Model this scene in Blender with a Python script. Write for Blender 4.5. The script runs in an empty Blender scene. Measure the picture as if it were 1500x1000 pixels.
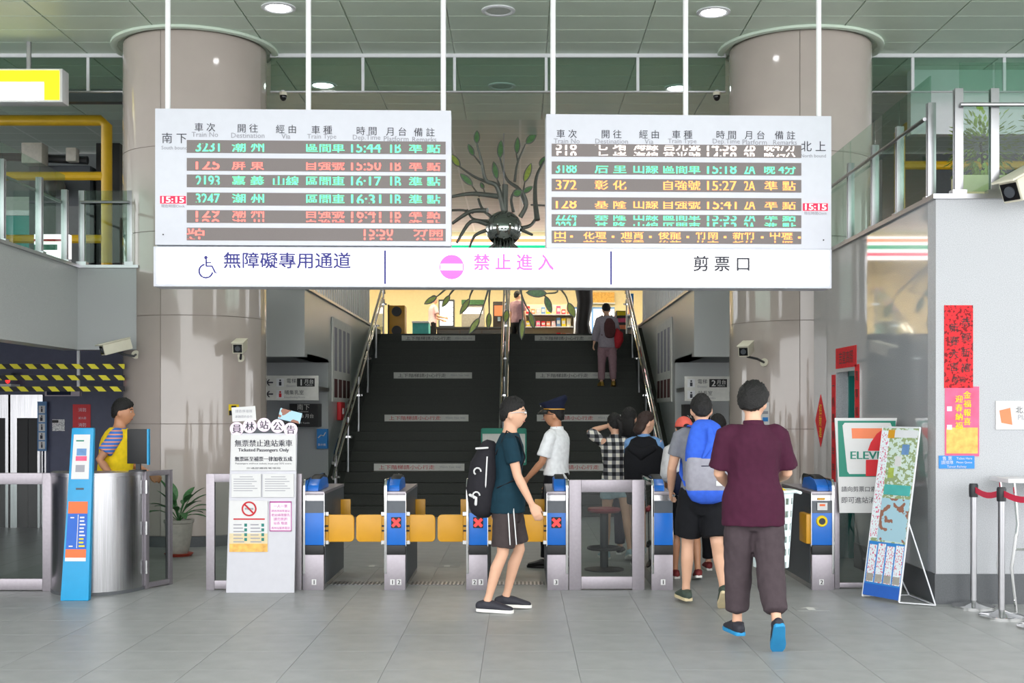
import bpy, bmesh, math, random
import numpy as np
from mathutils import Vector, Matrix, noise
random.seed(7)
R = math.radians
SC = bpy.context.scene
COL = SC.collection
# ---------------------------------------------------------------- camera, world, light, exposure
F, VX, HZ, EYE = 1800.0, 762.0, 602.0, 1.6          # focal length in pixels of the 1500 px frame, vanishing point, eye height
cam_d = bpy.data.cameras.new('camera'); cam = bpy.data.objects.new('camera', cam_d); COL.objects.link(cam)
cam.location = (0, 0, EYE); cam.rotation_euler = (R(90), 0, 0)
cam_d.sensor_width = 36.0; cam_d.lens = F / 1500 * 36
cam_d.shift_x = -(VX - 750) / 1500; cam_d.shift_y = (HZ - 500) / 1500
cam_d.clip_end = 300
SC.camera = cam
w = bpy.data.worlds.new('overcast_sky'); SC.world = w; w.use_nodes = True
bg = w.node_tree.nodes['Background']; bg.inputs[0].default_value = (0.98, 0.985, 1.0, 1); bg.inputs[1].default_value = 2.3
vs = SC.view_settings; vs.view_transform = 'Standard'; vs.look = 'None'; vs.gamma = 1; vs.use_curve_mapping = False
vs.exposure = 0.8
# ---------------------------------------------------------------- materials
MATS = {}
def srgb(c):
    if isinstance(c, str):
        c = [int(c[i:i+2], 16) / 255 for i in (0, 2, 4)]
    return tuple(x / 12.92 if x <= .04045 else ((x + .055) / 1.055) ** 2.4 for x in c)
def mat(name, col='808080', rough=.5, metal=0., var=.06, scale=14., emit=0., bump=0., bscale=60., coat=0., alpha=1., spec=.5):
    if name in MATS: return MATS[name]
    m = bpy.data.materials.new(name); m.use_nodes = True; nt = m.node_tree; N = nt.nodes; L = nt.links
    b = N['Principled BSDF']; c = srgb(col)
    tc = N.new('ShaderNodeTexCoord'); nz = N.new('ShaderNodeTexNoise'); nz.inputs['Scale'].default_value = scale; nz.inputs['Detail'].default_value = 4
    L.new(tc.outputs['Object'], nz.inputs['Vector'])
    rp = N.new('ShaderNodeValToRGB'); rp.color_ramp.elements[0].position = .3; rp.color_ramp.elements[1].position = .7
    rp.color_ramp.elements[0].color = (*[x * (1 - var) for x in c], 1); rp.color_ramp.elements[1].color = (*[min(1, x * (1 + var)) for x in c], 1)
    L.new(nz.outputs['Fac'], rp.inputs[0]); L.new(rp.outputs[0], b.inputs['Base Color'])
    b.inputs['Roughness'].default_value = rough; b.inputs['Metallic'].default_value = metal
    b.inputs['Coat Weight'].default_value = coat; b.inputs['Specular IOR Level'].default_value = spec
    if emit:
        L.new(rp.outputs[0], b.inputs['Emission Color']); b.inputs['Emission Strength'].default_value = emit
    if bump:
        n2 = N.new('ShaderNodeTexNoise'); n2.inputs['Scale'].default_value = bscale; n2.inputs['Detail'].default_value = 3
        L.new(tc.outputs['Object'], n2.inputs['Vector'])
        bp = N.new('ShaderNodeBump'); bp.inputs['Strength'].default_value = bump; bp.inputs['Distance'].default_value = .01
        L.new(n2.outputs['Fac'], bp.inputs['Height']); L.new(bp.outputs[0], b.inputs['Normal'])
    m.diffuse_color = (*c, 1); MATS[name] = m
    return m
def granite(name, c0, c1, rough, scale=170.):
    m = mat(name, c0, rough); N = m.node_tree.nodes; L = m.node_tree.links
    nz = [n for n in N if n.type == 'TEX_NOISE'][0]; nz.inputs['Scale'].default_value = scale; nz.inputs['Detail'].default_value = 6; nz.inputs['Roughness'].default_value = .8
    rp = [n for n in N if n.type == 'VALTORGB'][0]; a, b = srgb(c0), srgb(c1)
    rp.color_ramp.elements[0].color = (*a, 1); rp.color_ramp.elements[1].color = (*b, 1)
    rp.color_ramp.elements[0].position = .35; rp.color_ramp.elements[1].position = .62
    return m
def brushed(name, col, rough=.3, sx=2., sz=90.):
    m = mat(name, col, rough, 1., .12); N = m.node_tree.nodes; L = m.node_tree.links
    nz = [n for n in N if n.type == 'TEX_NOISE'][0]; tc = [n for n in N if n.type == 'TEX_COORD'][0]
    mp = N.new('ShaderNodeMapping'); mp.inputs['Scale'].default_value = (sz, sz, sx)
    L.new(tc.outputs['Object'], mp.inputs[0]); L.new(mp.outputs[0], nz.inputs['Vector']); nz.inputs['Scale'].default_value = 1.
    return m
def glass(name, tint, ior=1.45, rough=.02):
    m = bpy.data.materials.new(name); m.use_nodes = True; nt = m.node_tree; N = nt.nodes; L = nt.links
    N.remove(N['Principled BSDF']); out = N['Material Output']
    t = N.new('ShaderNodeBsdfTransparent'); t.inputs[0].default_value = (*srgb(tint), 1)
    g = N.new('ShaderNodeBsdfGlossy'); g.inputs['Roughness'].default_value = rough
    f = N.new('ShaderNodeFresnel'); f.inputs[0].default_value = ior
    tc = N.new('ShaderNodeTexCoord'); nz = N.new('ShaderNodeTexNoise'); nz.inputs['Scale'].default_value = 3
    bp = N.new('ShaderNodeBump'); bp.inputs['Strength'].default_value = .015; L.new(tc.outputs['Object'], nz.inputs[0]); L.new(nz.outputs[0], bp.inputs['Height']); L.new(bp.outputs[0], g.inputs['Normal'])
    ge = N.new('ShaderNodeNewGeometry'); sb = N.new('ShaderNodeMath'); sb.operation = 'SUBTRACT'; sb.inputs[0].default_value = 1.; L.new(ge.outputs['Backfacing'], sb.inputs[1]); mu = N.new('ShaderNodeMath'); mu.operation = 'MULTIPLY'; L.new(f.outputs[0], mu.inputs[0]); L.new(sb.outputs[0], mu.inputs[1])
    x = N.new('ShaderNodeMixShader'); L.new(mu.outputs[0], x.inputs[0]); L.new(t.outputs[0], x.inputs[1]); L.new(g.outputs[0], x.inputs[2]); L.new(x.outputs[0], out.inputs[0])
    MATS[name] = m; return m
def pattern(name, ca, cb, kind, scale, rot=(0, 0, 0), rough=.7, thresh=.5, emit=0.):
    """printed two-colour pattern: 'wave' stripes or 'voronoi' print or 'check'"""
    m = mat(name, ca, rough); N = m.node_tree.nodes; L = m.node_tree.links
    b = N['Principled BSDF']; tc = [n for n in N if n.type == 'TEX_COORD'][0]
    mp = N.new('ShaderNodeMapping'); mp.inputs['Rotation'].default_value = rot; mp.inputs['Scale'].default_value = scale
    L.new(tc.outputs['Object'], mp.inputs[0])
    if kind == 'wave':
        t = N.new('ShaderNodeTexWave'); t.inputs['Scale'].default_value = 1.; t.inputs['Distortion'].default_value = 0; o = t.outputs['Fac']
    elif kind == 'noise':
        t = N.new('ShaderNodeTexNoise'); t.inputs['Scale'].default_value = 1.; t.inputs['Detail'].default_value = 2; o = t.outputs['Fac']
    else:
        t = N.new('ShaderNodeTexVoronoi'); t.inputs['Scale'].default_value = 1.; o = t.outputs['Distance']
    L.new(mp.outputs[0], t.inputs['Vector'])
    rp = N.new('ShaderNodeValToRGB'); rp.color_ramp.interpolation = 'CONSTANT'
    rp.color_ramp.elements[0].color = (*srgb(ca), 1); rp.color_ramp.elements[1].color = (*srgb(cb), 1); rp.color_ramp.elements[1].position = thresh
    L.new(o, rp.inputs[0]); L.new(rp.outputs[0], b.inputs['Base Color'])
    return m
def plaid(name):
    m = mat(name, 'e8e4d8', .85); N = m.node_tree.nodes; L = m.node_tree.links; b = N['Principled BSDF']; tc = [n for n in N if n.type == 'TEX_COORD'][0]
    res = []
    for ax in (0, 2):
        mp = N.new('ShaderNodeMapping'); s = 3.9; mp.inputs['Scale'].default_value = (s, s, s)
        L.new(tc.outputs['Object'], mp.inputs[0])
        wv = N.new('ShaderNodeTexWave'); wv.bands_direction = 'X' if ax == 0 else 'Z'; wv.inputs['Scale'].default_value = 1.; wv.inputs['Distortion'].default_value = .4
        L.new(mp.outputs[0], wv.inputs['Vector'])
        r = N.new('ShaderNodeMath'); r.operation = 'GREATER_THAN'; r.inputs[1].default_value = .5; L.new(wv.outputs['Fac'], r.inputs[0]); res.append(r)
    ad = N.new('ShaderNodeMath'); ad.operation = 'ADD'; L.new(res[0].outputs[0], ad.inputs[0]); L.new(res[1].outputs[0], ad.inputs[1])
    hv = N.new('ShaderNodeMath'); hv.operation = 'MULTIPLY'; hv.inputs[1].default_value = .4; L.new(ad.outputs[0], hv.inputs[0])
    rp = N.new('ShaderNodeValToRGB'); rp.color_ramp.interpolation = 'CONSTANT'
    rp.color_ramp.elements[0].color = (*srgb('e9e6da'), 1); rp.color_ramp.elements[1].color = (*srgb('6e6f72'), 1); rp.color_ramp.elements[1].position = .3
    e = rp.color_ramp.elements.new(.7); e.color = (*srgb('15161c'), 1)
    L.new(hv.outputs[0], rp.inputs[0]); L.new(rp.outputs[0], b.inputs['Base Color']); return m

mat('tile', '999b9a', .42, var=.10, scale=5, bump=.05); mat('grout', '5f615f', .8)
mat('ceil_panel', 'd3e2d2', .4, .0, .03, 2.); mat('ceil_gap', '6b776d', .7)
mat('col_stone', 'b7aca4', .1, var=.03, scale=3., coat=.4); mat('col_joint', '8c827b', .6)
granite('granite_light', '8f9296', 'c6c8cb', .42); granite('granite_polish', 'a4a7ab', 'c8cacd', .05, 120.); MATS['granite_polish'].node_tree.nodes['Principled BSDF'].inputs['Coat Weight'].default_value = 1.; MATS['granite_polish'].node_tree.nodes['Principled BSDF'].inputs['Coat Roughness'].default_value = .03
granite('granite_grey', '969a9a', 'c4c8c8', .3); mat('plinth', '55585b', .4, var=.12, scale=80)
mat('stair_stone', '272c25', .55, var=.2, scale=60); mat('stair_nose', '141714', .6)
mat('wall_dark', '4b5069', .5, var=.05); mat('soffit', '6a6e70', .6)
brushed('steel', 'b4b4b6', .25); brushed('steel_h', 'b9b9bb', .28, 90., 2.); mat('steel_plain', 'b0b0b3', .3, 1., .04); mat('chrome', 'd8d8d8', .06, 1., .02)
mat('steel_matte', 'a09aa0', .42, .75, .05, 40)
mat('mirror_ball', 'c9cfcb', .04, 1., .02)
glass('glass_green', 'e2f0e9'); glass('glass_grey', 'dfe5e3')
mat('white_paint', 'dcdee1', .45, var=.02); mat('board_white', 'd6d8e0', .4, var=.015); mat('pole_white', 'f1f1f1', .4, var=.01)
mat('lightbox', 'ffffff', .4, var=.0, emit=1.0); mat('black', '17181a', .5); mat('dark_plastic', '26282c', .45); mat('dark_grey', '454a50', .45)
mat('led_back', '7d7573', .6, var=.04, scale=200)
mat('led_green', '5cf0a0', .5, var=0, emit=.8); mat('led_red', 'ff6a60', .5, var=0, emit=.95); mat('led_orange', 'ff9a52', .5, var=0, emit=.9); mat('led_white', 'fff2e8', .5, var=0, emit=1.1)
mat('clock_red', 'd8103c', .5, var=0, emit=.6)
mat('ink', '3a3a44', .7, var=0); mat('ink_soft', '9a9aa2', .7, var=0); mat('ink_blue', '3d3c86', .7, var=0); mat('ink_faint', 'cfcfd6', .7, var=0, emit=.4); mat('ink_red', 'c0202c', .7, var=0)
mat('pink_sign', 'f062b4', .5, var=0, emit=.35); mat('pink_paper', 'f3dfee', .7, var=.02); mat('magenta_ink', 'b04a92', .7)
mat('gate_blue', '136ac8', .3, var=.03); mat('gate_yellow', 'd2971a', .38, var=.05, scale=6); mat('gate_band', '4a5058', .4); mat('x_red', 'ff3030', .5, var=0, emit=1.)
mat('kiosk_cyan', '0f94c8', .35, var=.03); mat('poster_blue', '2a63c0', .6, var=.03); mat('orange_ink', 'f0703c', .6, var=.03); mat('panel_white', 'c9c9cf', .5, var=.02); mat('paper', 'd8d8d7', .8, var=.015); mat('paper_grey', 'd5d5d0', .8)
mat('red_paper', 'd8232b', .75, var=.15, scale=60); mat('pink_print', 'ec5f84', .7, var=.2, scale=9); mat('yellow_ink', 'f2d21e', .7, var=0); mat('gold_print', 'eeb45e', .7, var=.25, scale=18)
mat('notice_blue', '2f86d0', .6, var=.03); mat('teal_paint', '157a70', .45); mat('seven_green', '12806a', .5, var=.02); mat('seven_red', 'd9242e', .5, var=.02); mat('seven_orange', 'ee8355', .5, var=.02)
mat('fascia_white', 'fff8f4', .4, var=0, emit=1.5); mat('fascia_orange', 'ee8355', .4, var=0, emit=1.6); mat('fascia_green', '12a070', .4, var=0, emit=1.3); mat('fascia_red', 'e23a58', .4, var=0, emit=1.6); mat('yellow_steel', 'd2a81f', .4, var=.07, scale=5); mat('cctv', 'd5d1bd', .5, var=.03); mat('cctv_lens', '101214', .15)
mat('lamp_on', 'ffffff', .4, var=0, emit=9.); mat('lamp_off', 'c8cec8', .5)
mat('yellow_box', 'f4e410', .4, var=0, emit=.8); mat('yellow_box_white', 'fffce0', .4, var=0, emit=1.2)
mat('cream_wall', 'e8d9ae', .7, var=.03); mat('shop_light', 'fff0d0', .5, var=0, emit=24.); mat('counter_dark', '2b2320', .5)
mat('teal_box', '4fb3ae', .5); mat('leaf', '3d7040', .5, var=.3, scale=30); mat('leaf_green_glass', '6f9a66', .25, var=.2, scale=20); mat('leaf_lime', 'a9bb57', .3, var=.2, scale=20); mat('branch', '7a7e77', .4, .3, .1)
mat('pot', 'a9a59c', .4, var=.1, scale=20); mat('soil', '3b2f25', .9); mat('saucer', 'a83a28', .5)
mat('skin', 'd8a98c', .5, var=.04, scale=10); mat('skin_tan', 'b98463', .5, var=.05, scale=10); mat('hair', '0e0c0b', .62, var=.3, scale=90, bump=.9, bscale=120); mat('hair_brown', '2e1c15', .6, var=.3, scale=90, bump=.6, bscale=160)
mat('eye_white', 'e9e4de', .3, var=0); mat('eye_dark', '15100d', .2); mat('lip', 'a9635a', .5)
for n, c in dict(cloth_teal='12323f', cloth_brown='423a3a', cloth_white='eceff0', cloth_black='15161a', cloth_grey='7d7f86', cloth_lgrey='c6c6c6', cloth_maroon='43192f', cloth_trouser='463c40', cloth_yellow='f0cf22', cloth_denim='9db4bd', cloth_pink='e7bcc0', cloth_lilac='a39aa4', cloth_rose='a08088', cloth_blue='3a66d8', cloth_lblue='6d93c0', cloth_cap='e2685a', bag_grey='9d9ca6', bag_black='26252a', bag_red='c0303a', bag_brown='5c3a3c', navy='1a2036').items():
    mat(n, c, .85, var=.08, scale=25, bump=.25, bscale=240, spec=.25)
mat('stitch', 'd8d8d8', .7); mat('sole_white', 'e8e6e0', .6); mat('sole_cream', 'd8c8a0', .6); mat('shoe_dark', '2a2a33', .7); mat('shoe_green', '3d4a40', .7); mat('shoe_blue', '2a8fc4', .6); mat('shoe_lblue', 'a9c4cc', .7); mat('shoe_red', '7a2a2a', .7); mat('shoe_black', '0f0f10', .4); mat('shoe_gold', '9a7a30', .6)
mat('basket_white', 'dfeeee', .45, var=.02); mat('belt_red', 'd8304e', .7); mat('lanyard', 'c03a4c', .7); mat('seat_red', 'a03a44', .5)
pattern('hazard', 'd9cf2a', '15141a', 'wave', (2.4, 2.4, 2.4), (0, R(45), 0), .6)
pattern('vest_tee', '3f74c8', 'e29a7a', 'wave', (1., 1., 9.), (0, R(90), 0), .85, .72)
pattern('scrawl_red', 'd9262e', '7a1016', 'noise', (38, 38, 38), (0, 0, 0), .8, .56)
pattern('print_small', 'f4f4f2', '8d8f98', 'noise', (60, 60, 200), (0, 0, 0), .8, .55)
pattern('print_city', 'cfe0d8', '96a878', 'noise', (26, 26, 34), (0, 0, 0), .6, .5)
pattern('print_cyan', 'e7f2f7', 'd86a8c', 'noise', (70, 70, 55), (0, 0, 0), .6, .57)
pattern('print_scene', 'a9cfdd', '9a6a58', 'noise', (11, 11, 13), (0, 0, 0), .6, .54)
plaid('cloth_plaid')
def lined(name, base, line, sx, sy, wd):
    """flat metal ceiling far away: thin joints every sx, sy metres"""
    m = mat(name, base, .35); N = m.node_tree.nodes; L = m.node_tree.links; b = N['Principled BSDF']; tc = [n for n in N if n.type == 'TEX_COORD'][0]
    br = N.new('ShaderNodeTexBrick'); br.offset = 0; br.inputs['Color1'].default_value = (*srgb(base), 1); br.inputs['Color2'].default_value = (*srgb(base), 1); br.inputs['Mortar'].default_value = (*srgb(line), 1)
    br.inputs['Scale'].default_value = 1; br.inputs['Brick Width'].default_value = sx; br.inputs['Row Height'].default_value = sy; br.inputs['Mortar Size'].default_value = wd
    L.new(tc.outputs['Object'], br.inputs['Vector']); L.new(br.outputs[0], b.inputs['Base Color']); return m
lined('ceil_far', 'c2cec1', 'dde5dd', 1.15, .5, .02); lined('floor_far', '999b9a', '6b6d6c', .6, .6, .006)
# ---------------------------------------------------------------- geometry helpers
def PX(px, Y): return (px - VX) * Y / F            # metres right of the camera axis for something at distance Y
def PZ(py, Y): return EYE + (HZ - py) * Y / F      # metres above the floor
class MB:
    def __init__(s): s.v = []; s.f = []; s.mi = []
    def add(s, vs, fs, mi=0):
        o = len(s.v); s.v += [tuple(p) for p in vs]; s.f += [tuple(i + o for i in q) for q in fs]; s.mi += [mi] * len(fs); return s
    def box(s, x0, x1, y0, y1, z0, z1, mi=0):
        return s.add([(x0,y0,z0),(x1,y0,z0),(x1,y1,z0),(x0,y1,z0),(x0,y0,z1),(x1,y0,z1),(x1,y1,z1),(x0,y1,z1)],
              [(0,3,2,1),(4,5,6,7),(0,1,5,4),(1,2,6,5),(2,3,7,6),(3,0,4,7)], mi)
    def hexa(s, p, mi=0):      # eight corners in the order of box
        return s.add(p, [(0,3,2,1),(4,5,6,7),(0,1,5,4),(1,2,6,5),(2,3,7,6),(3,0,4,7)], mi)
    def loft(s, pts, rad, n=12, side=(1, 0, 0), cap='round', mi=0, sq=1.):
        pts = [Vector(p) for p in pts]; rad = [(r, r) if isinstance(r, (int, float)) else r for r in rad]; side = Vector(side)
        if cap == 'round':
            d0 = (pts[0] - pts[1]).normalized(); d1 = (pts[-1] - pts[-2]).normalized(); a, b = rad[0], rad[-1]
            e0, e1 = min(a), min(b)
            pts = [pts[0] + d0 * e0 * .9, pts[0] + d0 * e0 * .55] + pts + [pts[-1] + d1 * e1 * .55, pts[-1] + d1 * e1 * .9]
            rad = [(a[0] * .4, a[1] * .4), (a[0] * .82, a[1] * .82)] + rad + [(b[0] * .82, b[1] * .82), (b[0] * .4, b[1] * .4)]
        vs = []; N = len(pts)
        for i, p in enumerate(pts):
            t = (pts[min(i + 1, N - 1)] - pts[max(i - 1, 0)]).normalized()
            u = side - t * side.dot(t)
            if u.length < 1e-4: u = Vector((0, 1, 0)) - t * t.y
            u.normalize(); v = t.cross(u)
            for k in range(n):
                a = 2 * math.pi * k / n; ca, sa = math.cos(a), math.sin(a); ca = math.copysign(abs(ca) ** sq, ca); sa = math.copysign(abs(sa) ** sq, sa); vs.append(p + u * (ca * rad[i][0]) + v * (sa * rad[i][1]))
        fs = [(i*n + k, i*n + (k+1) % n, (i+1)*n + (k+1) % n, (i+1)*n + k) for i in range(N - 1) for k in range(n)]
        fs += [tuple(range(n - 1, -1, -1)), tuple(range((N-1)*n, N*n))]
        return s.add(vs, fs, mi)
    def tube(s, pts, r, n=8, mi=0): return s.loft(pts, [r] * len(pts) if isinstance(r, (int, float)) else r, n, (.31, .77, .55), 'flat', mi)
    def cyl(s, x, y, z0, z1, r, n=24, r1=None, mi=0): return s.loft([(x, y, z0), (x, y, z1)], [r, r if r1 is None else r1], n, (1, 0, 0), 'flat', mi)
    def lathe(s, x, y, prof, n=24, mi=0, caps=True): return s.add([(x + r * math.cos(2*math.pi*k/n), y + r * math.sin(2*math.pi*k/n), z) for r, z in prof for k in range(n)],
              [(i*n + k, i*n + (k+1) % n, (i+1)*n + (k+1) % n, (i+1)*n + k) for i in range(len(prof) - 1) for k in range(n)] + ([tuple(range(n - 1, -1, -1))] if prof[0][0] > .002 and caps else []) + ([tuple(range((len(prof)-1)*n, len(prof)*n))] if prof[-1][0] > .002 and caps else []), mi)
    def ell(s, c, r, nu=16, nv=10, mi=0, fn=None):
        vs = []
        for j in range(nv + 1):
            ph = math.pi * (j / nv - .5)
            for i in range(nu):
                th = 2 * math.pi * i / nu; d = Vector((math.cos(ph) * math.cos(th), math.cos(ph) * math.sin(th), math.sin(ph)))
                k = fn(d) if fn else Vector((1, 1, 1)); vs.append((c[0] + d.x * r[0] * k[0], c[1] + d.y * r[1] * k[1], c[2] + d.z * r[2] * k[2]))
        fs = [(j*nu + i, j*nu + (i+1) % nu, (j+1)*nu + (i+1) % nu, (j+1)*nu + i) for j in range(nv) for i in range(nu)]
        return s.add(vs, fs, mi)
    def prism(s, poly, ax, a, b, mi=0):
        """polygon extruded: ax 'y' -> poly (x,z) from y=a to b; 'x' -> poly (y,z); 'z' -> poly (x,y)"""
        f = {'y': lambda p, t: (p[0], t, p[1]), 'x': lambda p, t: (t, p[0], p[1]), 'z': lambda p, t: (p[0], p[1], t)}[ax]
        n = len(poly); vs = [f(p, a) for p in poly] + [f(p, b) for p in poly]
        return s.add(vs, [tuple(range(n)), tuple(range(2*n - 1, n - 1, -1))] + [(i, i + n, (i+1) % n + n, (i+1) % n) for i in range(n)], mi)
def rrect(x0, x1, z0, z1, r, n=4, corners=(1, 1, 1, 1)):
    out = []
    for (cx, cz, a0), c in zip(((x1 - r, z1 - r, 0), (x0 + r, z1 - r, 90), (x0 + r, z0 + r, 180), (x1 - r, z0 + r, 270)), corners):
        if c: out += [(cx + r * math.cos(R(a0 + 90 * k / n)), cz + r * math.sin(R(a0 + 90 * k / n))) for k in range(n + 1)]
        else: out.append({0: (x1, z1), 90: (x0, z1), 180: (x0, z0), 270: (x1, z0)}[a0])
    return out
WM = {}
def root_matrix(o):
    while o.parent: o = o.parent
    return WM.get(o.name, Matrix())
def mesh_of(mb, name, mats, angle=35, recalc=True, bevel=0.):
    me = bpy.data.meshes.new(name); me.from_pydata(mb.v, [], mb.f); me.update()
    for m in mats: me.materials.append(MATS[m])
    if len(mats) > 1: me.polygons.foreach_set('material_index', mb.mi)
    if recalc or bevel:
        bm = bmesh.new(); bm.from_mesh(me); bmesh.ops.remove_doubles(bm, verts=bm.verts, dist=1e-6)
        bmesh.ops.recalc_face_normals(bm, faces=bm.faces)
        if bevel:
            es = [e for e in bm.edges if len(e.link_faces) == 2 and e.calc_face_angle(0) > .6]
            bmesh.ops.bevel(bm, geom=es, offset=bevel, segments=2, affect='EDGES', profile=.6, clamp_overlap=True)
        bm.to_mesh(me); bm.free()
    me.shade_smooth(); me.set_sharp_from_angle(angle=R(angle)); return me
def link(o, parent=None):
    COL.objects.link(o)
    if parent: o.parent = parent
    return o
def obj(name, mb, m, parent=None, bevel=0., angle=35, local=False, recalc=True):
    """one mesh object; vertices are given in world metres unless local"""
    if parent is not None and not local:
        inv = root_matrix(parent).inverted(); mb.v = [tuple(inv @ Vector(p)) for p in mb.v]
    me = mesh_of(mb, name, [m] if isinstance(m, str) else list(m), angle, recalc, bevel)
    return link(bpy.data.objects.new(name, me), parent)
def tag(o, label=None, cat=None, group=None, kind=None):
    if label: o['label'] = label
    if cat: o['category'] = cat
    if group: o['group'] = group
    if kind: o['kind'] = kind
    return o
def thing(name, label, cat, loc=(0, 0, 0), rz=0., group=None):
    o = bpy.data.objects.new(name, None); COL.objects.link(o); o.location = loc; o.rotation_euler = (0, 0, rz); o.empty_display_size = .1
    WM[o.name] = Matrix.Translation(loc) @ Matrix.Rotation(rz, 4, 'Z'); return tag(o, label, cat, group)
def struct(name, mb, m, label=None, parent=None, bevel=0., recalc=True):
    o = obj(name, mb, m, parent, bevel, recalc=recalc)
    if not parent: tag(o, label, None, None, 'structure')
    return o
def copies(src, name, places, parent):
    """copies of one mesh object sharing its data"""
    for p in places:
        c = bpy.data.objects.new(name, src.data); COL.objects.link(c); c.parent = parent; c.location = p
FONT_CACHE = {}
def text_mesh(body, res=2, shear=0):
    k = (body, res)
    if k not in FONT_CACHE:
        c = bpy.data.curves.new('t', 'FONT'); c.body = body; c.resolution_u = res; c.align_x = 'CENTER'
        o = bpy.data.objects.new('t', c); COL.objects.link(o); bpy.context.view_layer.update()
        me = bpy.data.meshes.new_from_object(o.evaluated_get(bpy.context.evaluated_depsgraph_get()))
        FONT_CACHE[k] = ([tuple(v.co) for v in me.vertices], [tuple(p.vertices) for p in me.polygons])
        bpy.data.objects.remove(o); bpy.data.curves.remove(c); bpy.data.meshes.remove(me)
    return FONT_CACHE[k]
def text(parent, body, x, y, z, m, h=None, wd=None, name='lettering', res=2, local=False, M=None, clip=None, split=None, bold=0., heavy=False):
    """flat print facing -Y centred on (x, z) in front plane y; h/wd in metres; M maps (u, v) print plane instead.
    clip=(lo,hi) keeps only that band of the glyphs' height, split=t shows the lower part on top of the upper part (a scanned display)"""
    vs, fs = text_mesh(body, res); a = np.array(vs)[:, :2]; lo, hi = a.min(0), a.max(0); sz = np.maximum(hi - lo, 1e-5)
    sy = h / sz[1] if h else wd / sz[0]; sx = wd / sz[0] if wd else sy
    a = (a - (lo + hi) / 2) * [sx, sy]; H = sz[1] * sy
    pieces = []
    def band(t0, t1, shift):
        bm = bmesh.new(); bv = [bm.verts.new((p[0], p[1], 0)) for p in a]
        for q in fs:
            try: bm.faces.new([bv[i] for i in q])
            except ValueError: pass
        for co, no in (((0, -H/2 + t0 * H, 0), (0, -1, 0)), ((0, -H/2 + t1 * H, 0), (0, 1, 0))):
            bmesh.ops.bisect_plane(bm, geom=bm.verts[:] + bm.edges[:] + bm.faces[:], plane_co=co, plane_no=no, clear_outer=True)
        bm.verts.index_update(); o = ([(v.co.x, v.co.y + shift) for v in bm.verts], [[v.index for v in f.verts] for f in bm.faces]); bm.free(); return o
    if split is not None: pieces = [band(0, split, H * (1 - split)), band(split + .12, 1, -H * (split + .12))]
    elif clip: pieces = [band(clip[0], clip[1], 0)]
    else: pieces = [([tuple(p) for p in a], fs)]
    mb = MB()
    for k, (pv, pf) in enumerate(pieces):
        if M: mb.add([M(p[0], p[1]) for p in pv], pf)
        else: mb.add([(x + p[0], y, z + p[1]) for p in pv], pf)
        if bold: mb.add([(x + p[0] + bold, y - .0004, z + p[1]) for p in pv], pf)
        if heavy:
            mb.add([(x + p[0], y - .0008, z + p[1] + bold) for p in pv], pf); mb.add([(x + p[0] + bold, y - .0012, z + p[1] + bold) for p in pv], pf)
    return obj(name, mb, m, parent, local=local, recalc=False)
def card(parent, name, x0, x1, z0, z1, y, m, t=.004, local=False):
    return obj(name, MB().box(x0, x1, y - t, y, z0, z1), m, parent, local=local)
# ---------------------------------------------------------------- the setting
CH = 6.1                                   # hall ceiling
SL = 3.30                                  # upper floor level of the side decks
XR = 3.45                                  # polished side wall on the right
# floor
floor = struct('floor', MB().box(-16, 16, -12, 26, -.3, -.005), 'floor_far', 'grey stone floor of the concourse')
TX0, TY0 = -.241 - .6 * 8, 6.4
tile = obj('tile', MB().add([(-.2988,-.2988,-.03),(.2988,-.2988,-.03),(.2988,.2988,-.03),(-.2988,.2988,-.03),(-.2988,-.2988,-.001),(.2988,-.2988,-.001),(.2988,.2988,-.001),(-.2988,.2988,-.001),(-.2975,-.2975,0),(.2975,-.2975,0),(.2975,.2975,0),(-.2975,.2975,0)],
    [(0,1,5,4),(1,2,6,5),(2,3,7,6),(3,0,4,7),(4,5,9,8),(5,6,10,9),(6,7,11,10),(7,4,8,11),(8,9,10,11)]), 'tile', floor)
spots = [(TX0 + .3 + .6 * i, TY0 + .3 + .6 * j, 0) for j in range(19) for i in range(17) if not (TX0 + .6 * i + .3 > XR and TY0 + .6 * j > 10) and not (j == 18 and i > 13)][:300]
tile.location = spots[0]; copies(tile, 'tile', spots[1:], floor)
# ceiling
ceiling = struct('ceiling', MB().box(-16, 16, 3, 31, CH + .02, CH + .3), 'ceil_far', 'grey green metal panel ceiling')
cp = obj('ceiling_panel', MB().add([(-.57,-.243,.02),(.57,-.243,.02),(.57,.243,.02),(-.57,.243,.02),(-.57,-.243,.004),(.57,-.243,.004),(.57,.243,.004),(-.57,.243,.004),(-.565,-.238,0),(.565,-.238,0),(.565,.238,0),(-.565,.238,0)],
    [(0,1,5,4),(1,2,6,5),(2,3,7,6),(3,0,4,7),(4,5,9,8),(5,6,10,9),(6,7,11,10),(7,4,8,11),(8,9,10,11)]), 'ceil_panel', ceiling)
spots = [(-.827 + 1.155 * (i - 6) + .5775, 11.5 + .5 * j + .25, CH) for j in range(15) for i in range(14)]
cp.location = spots[0]; copies(cp, 'ceiling_panel', spots[1:], ceiling)
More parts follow.
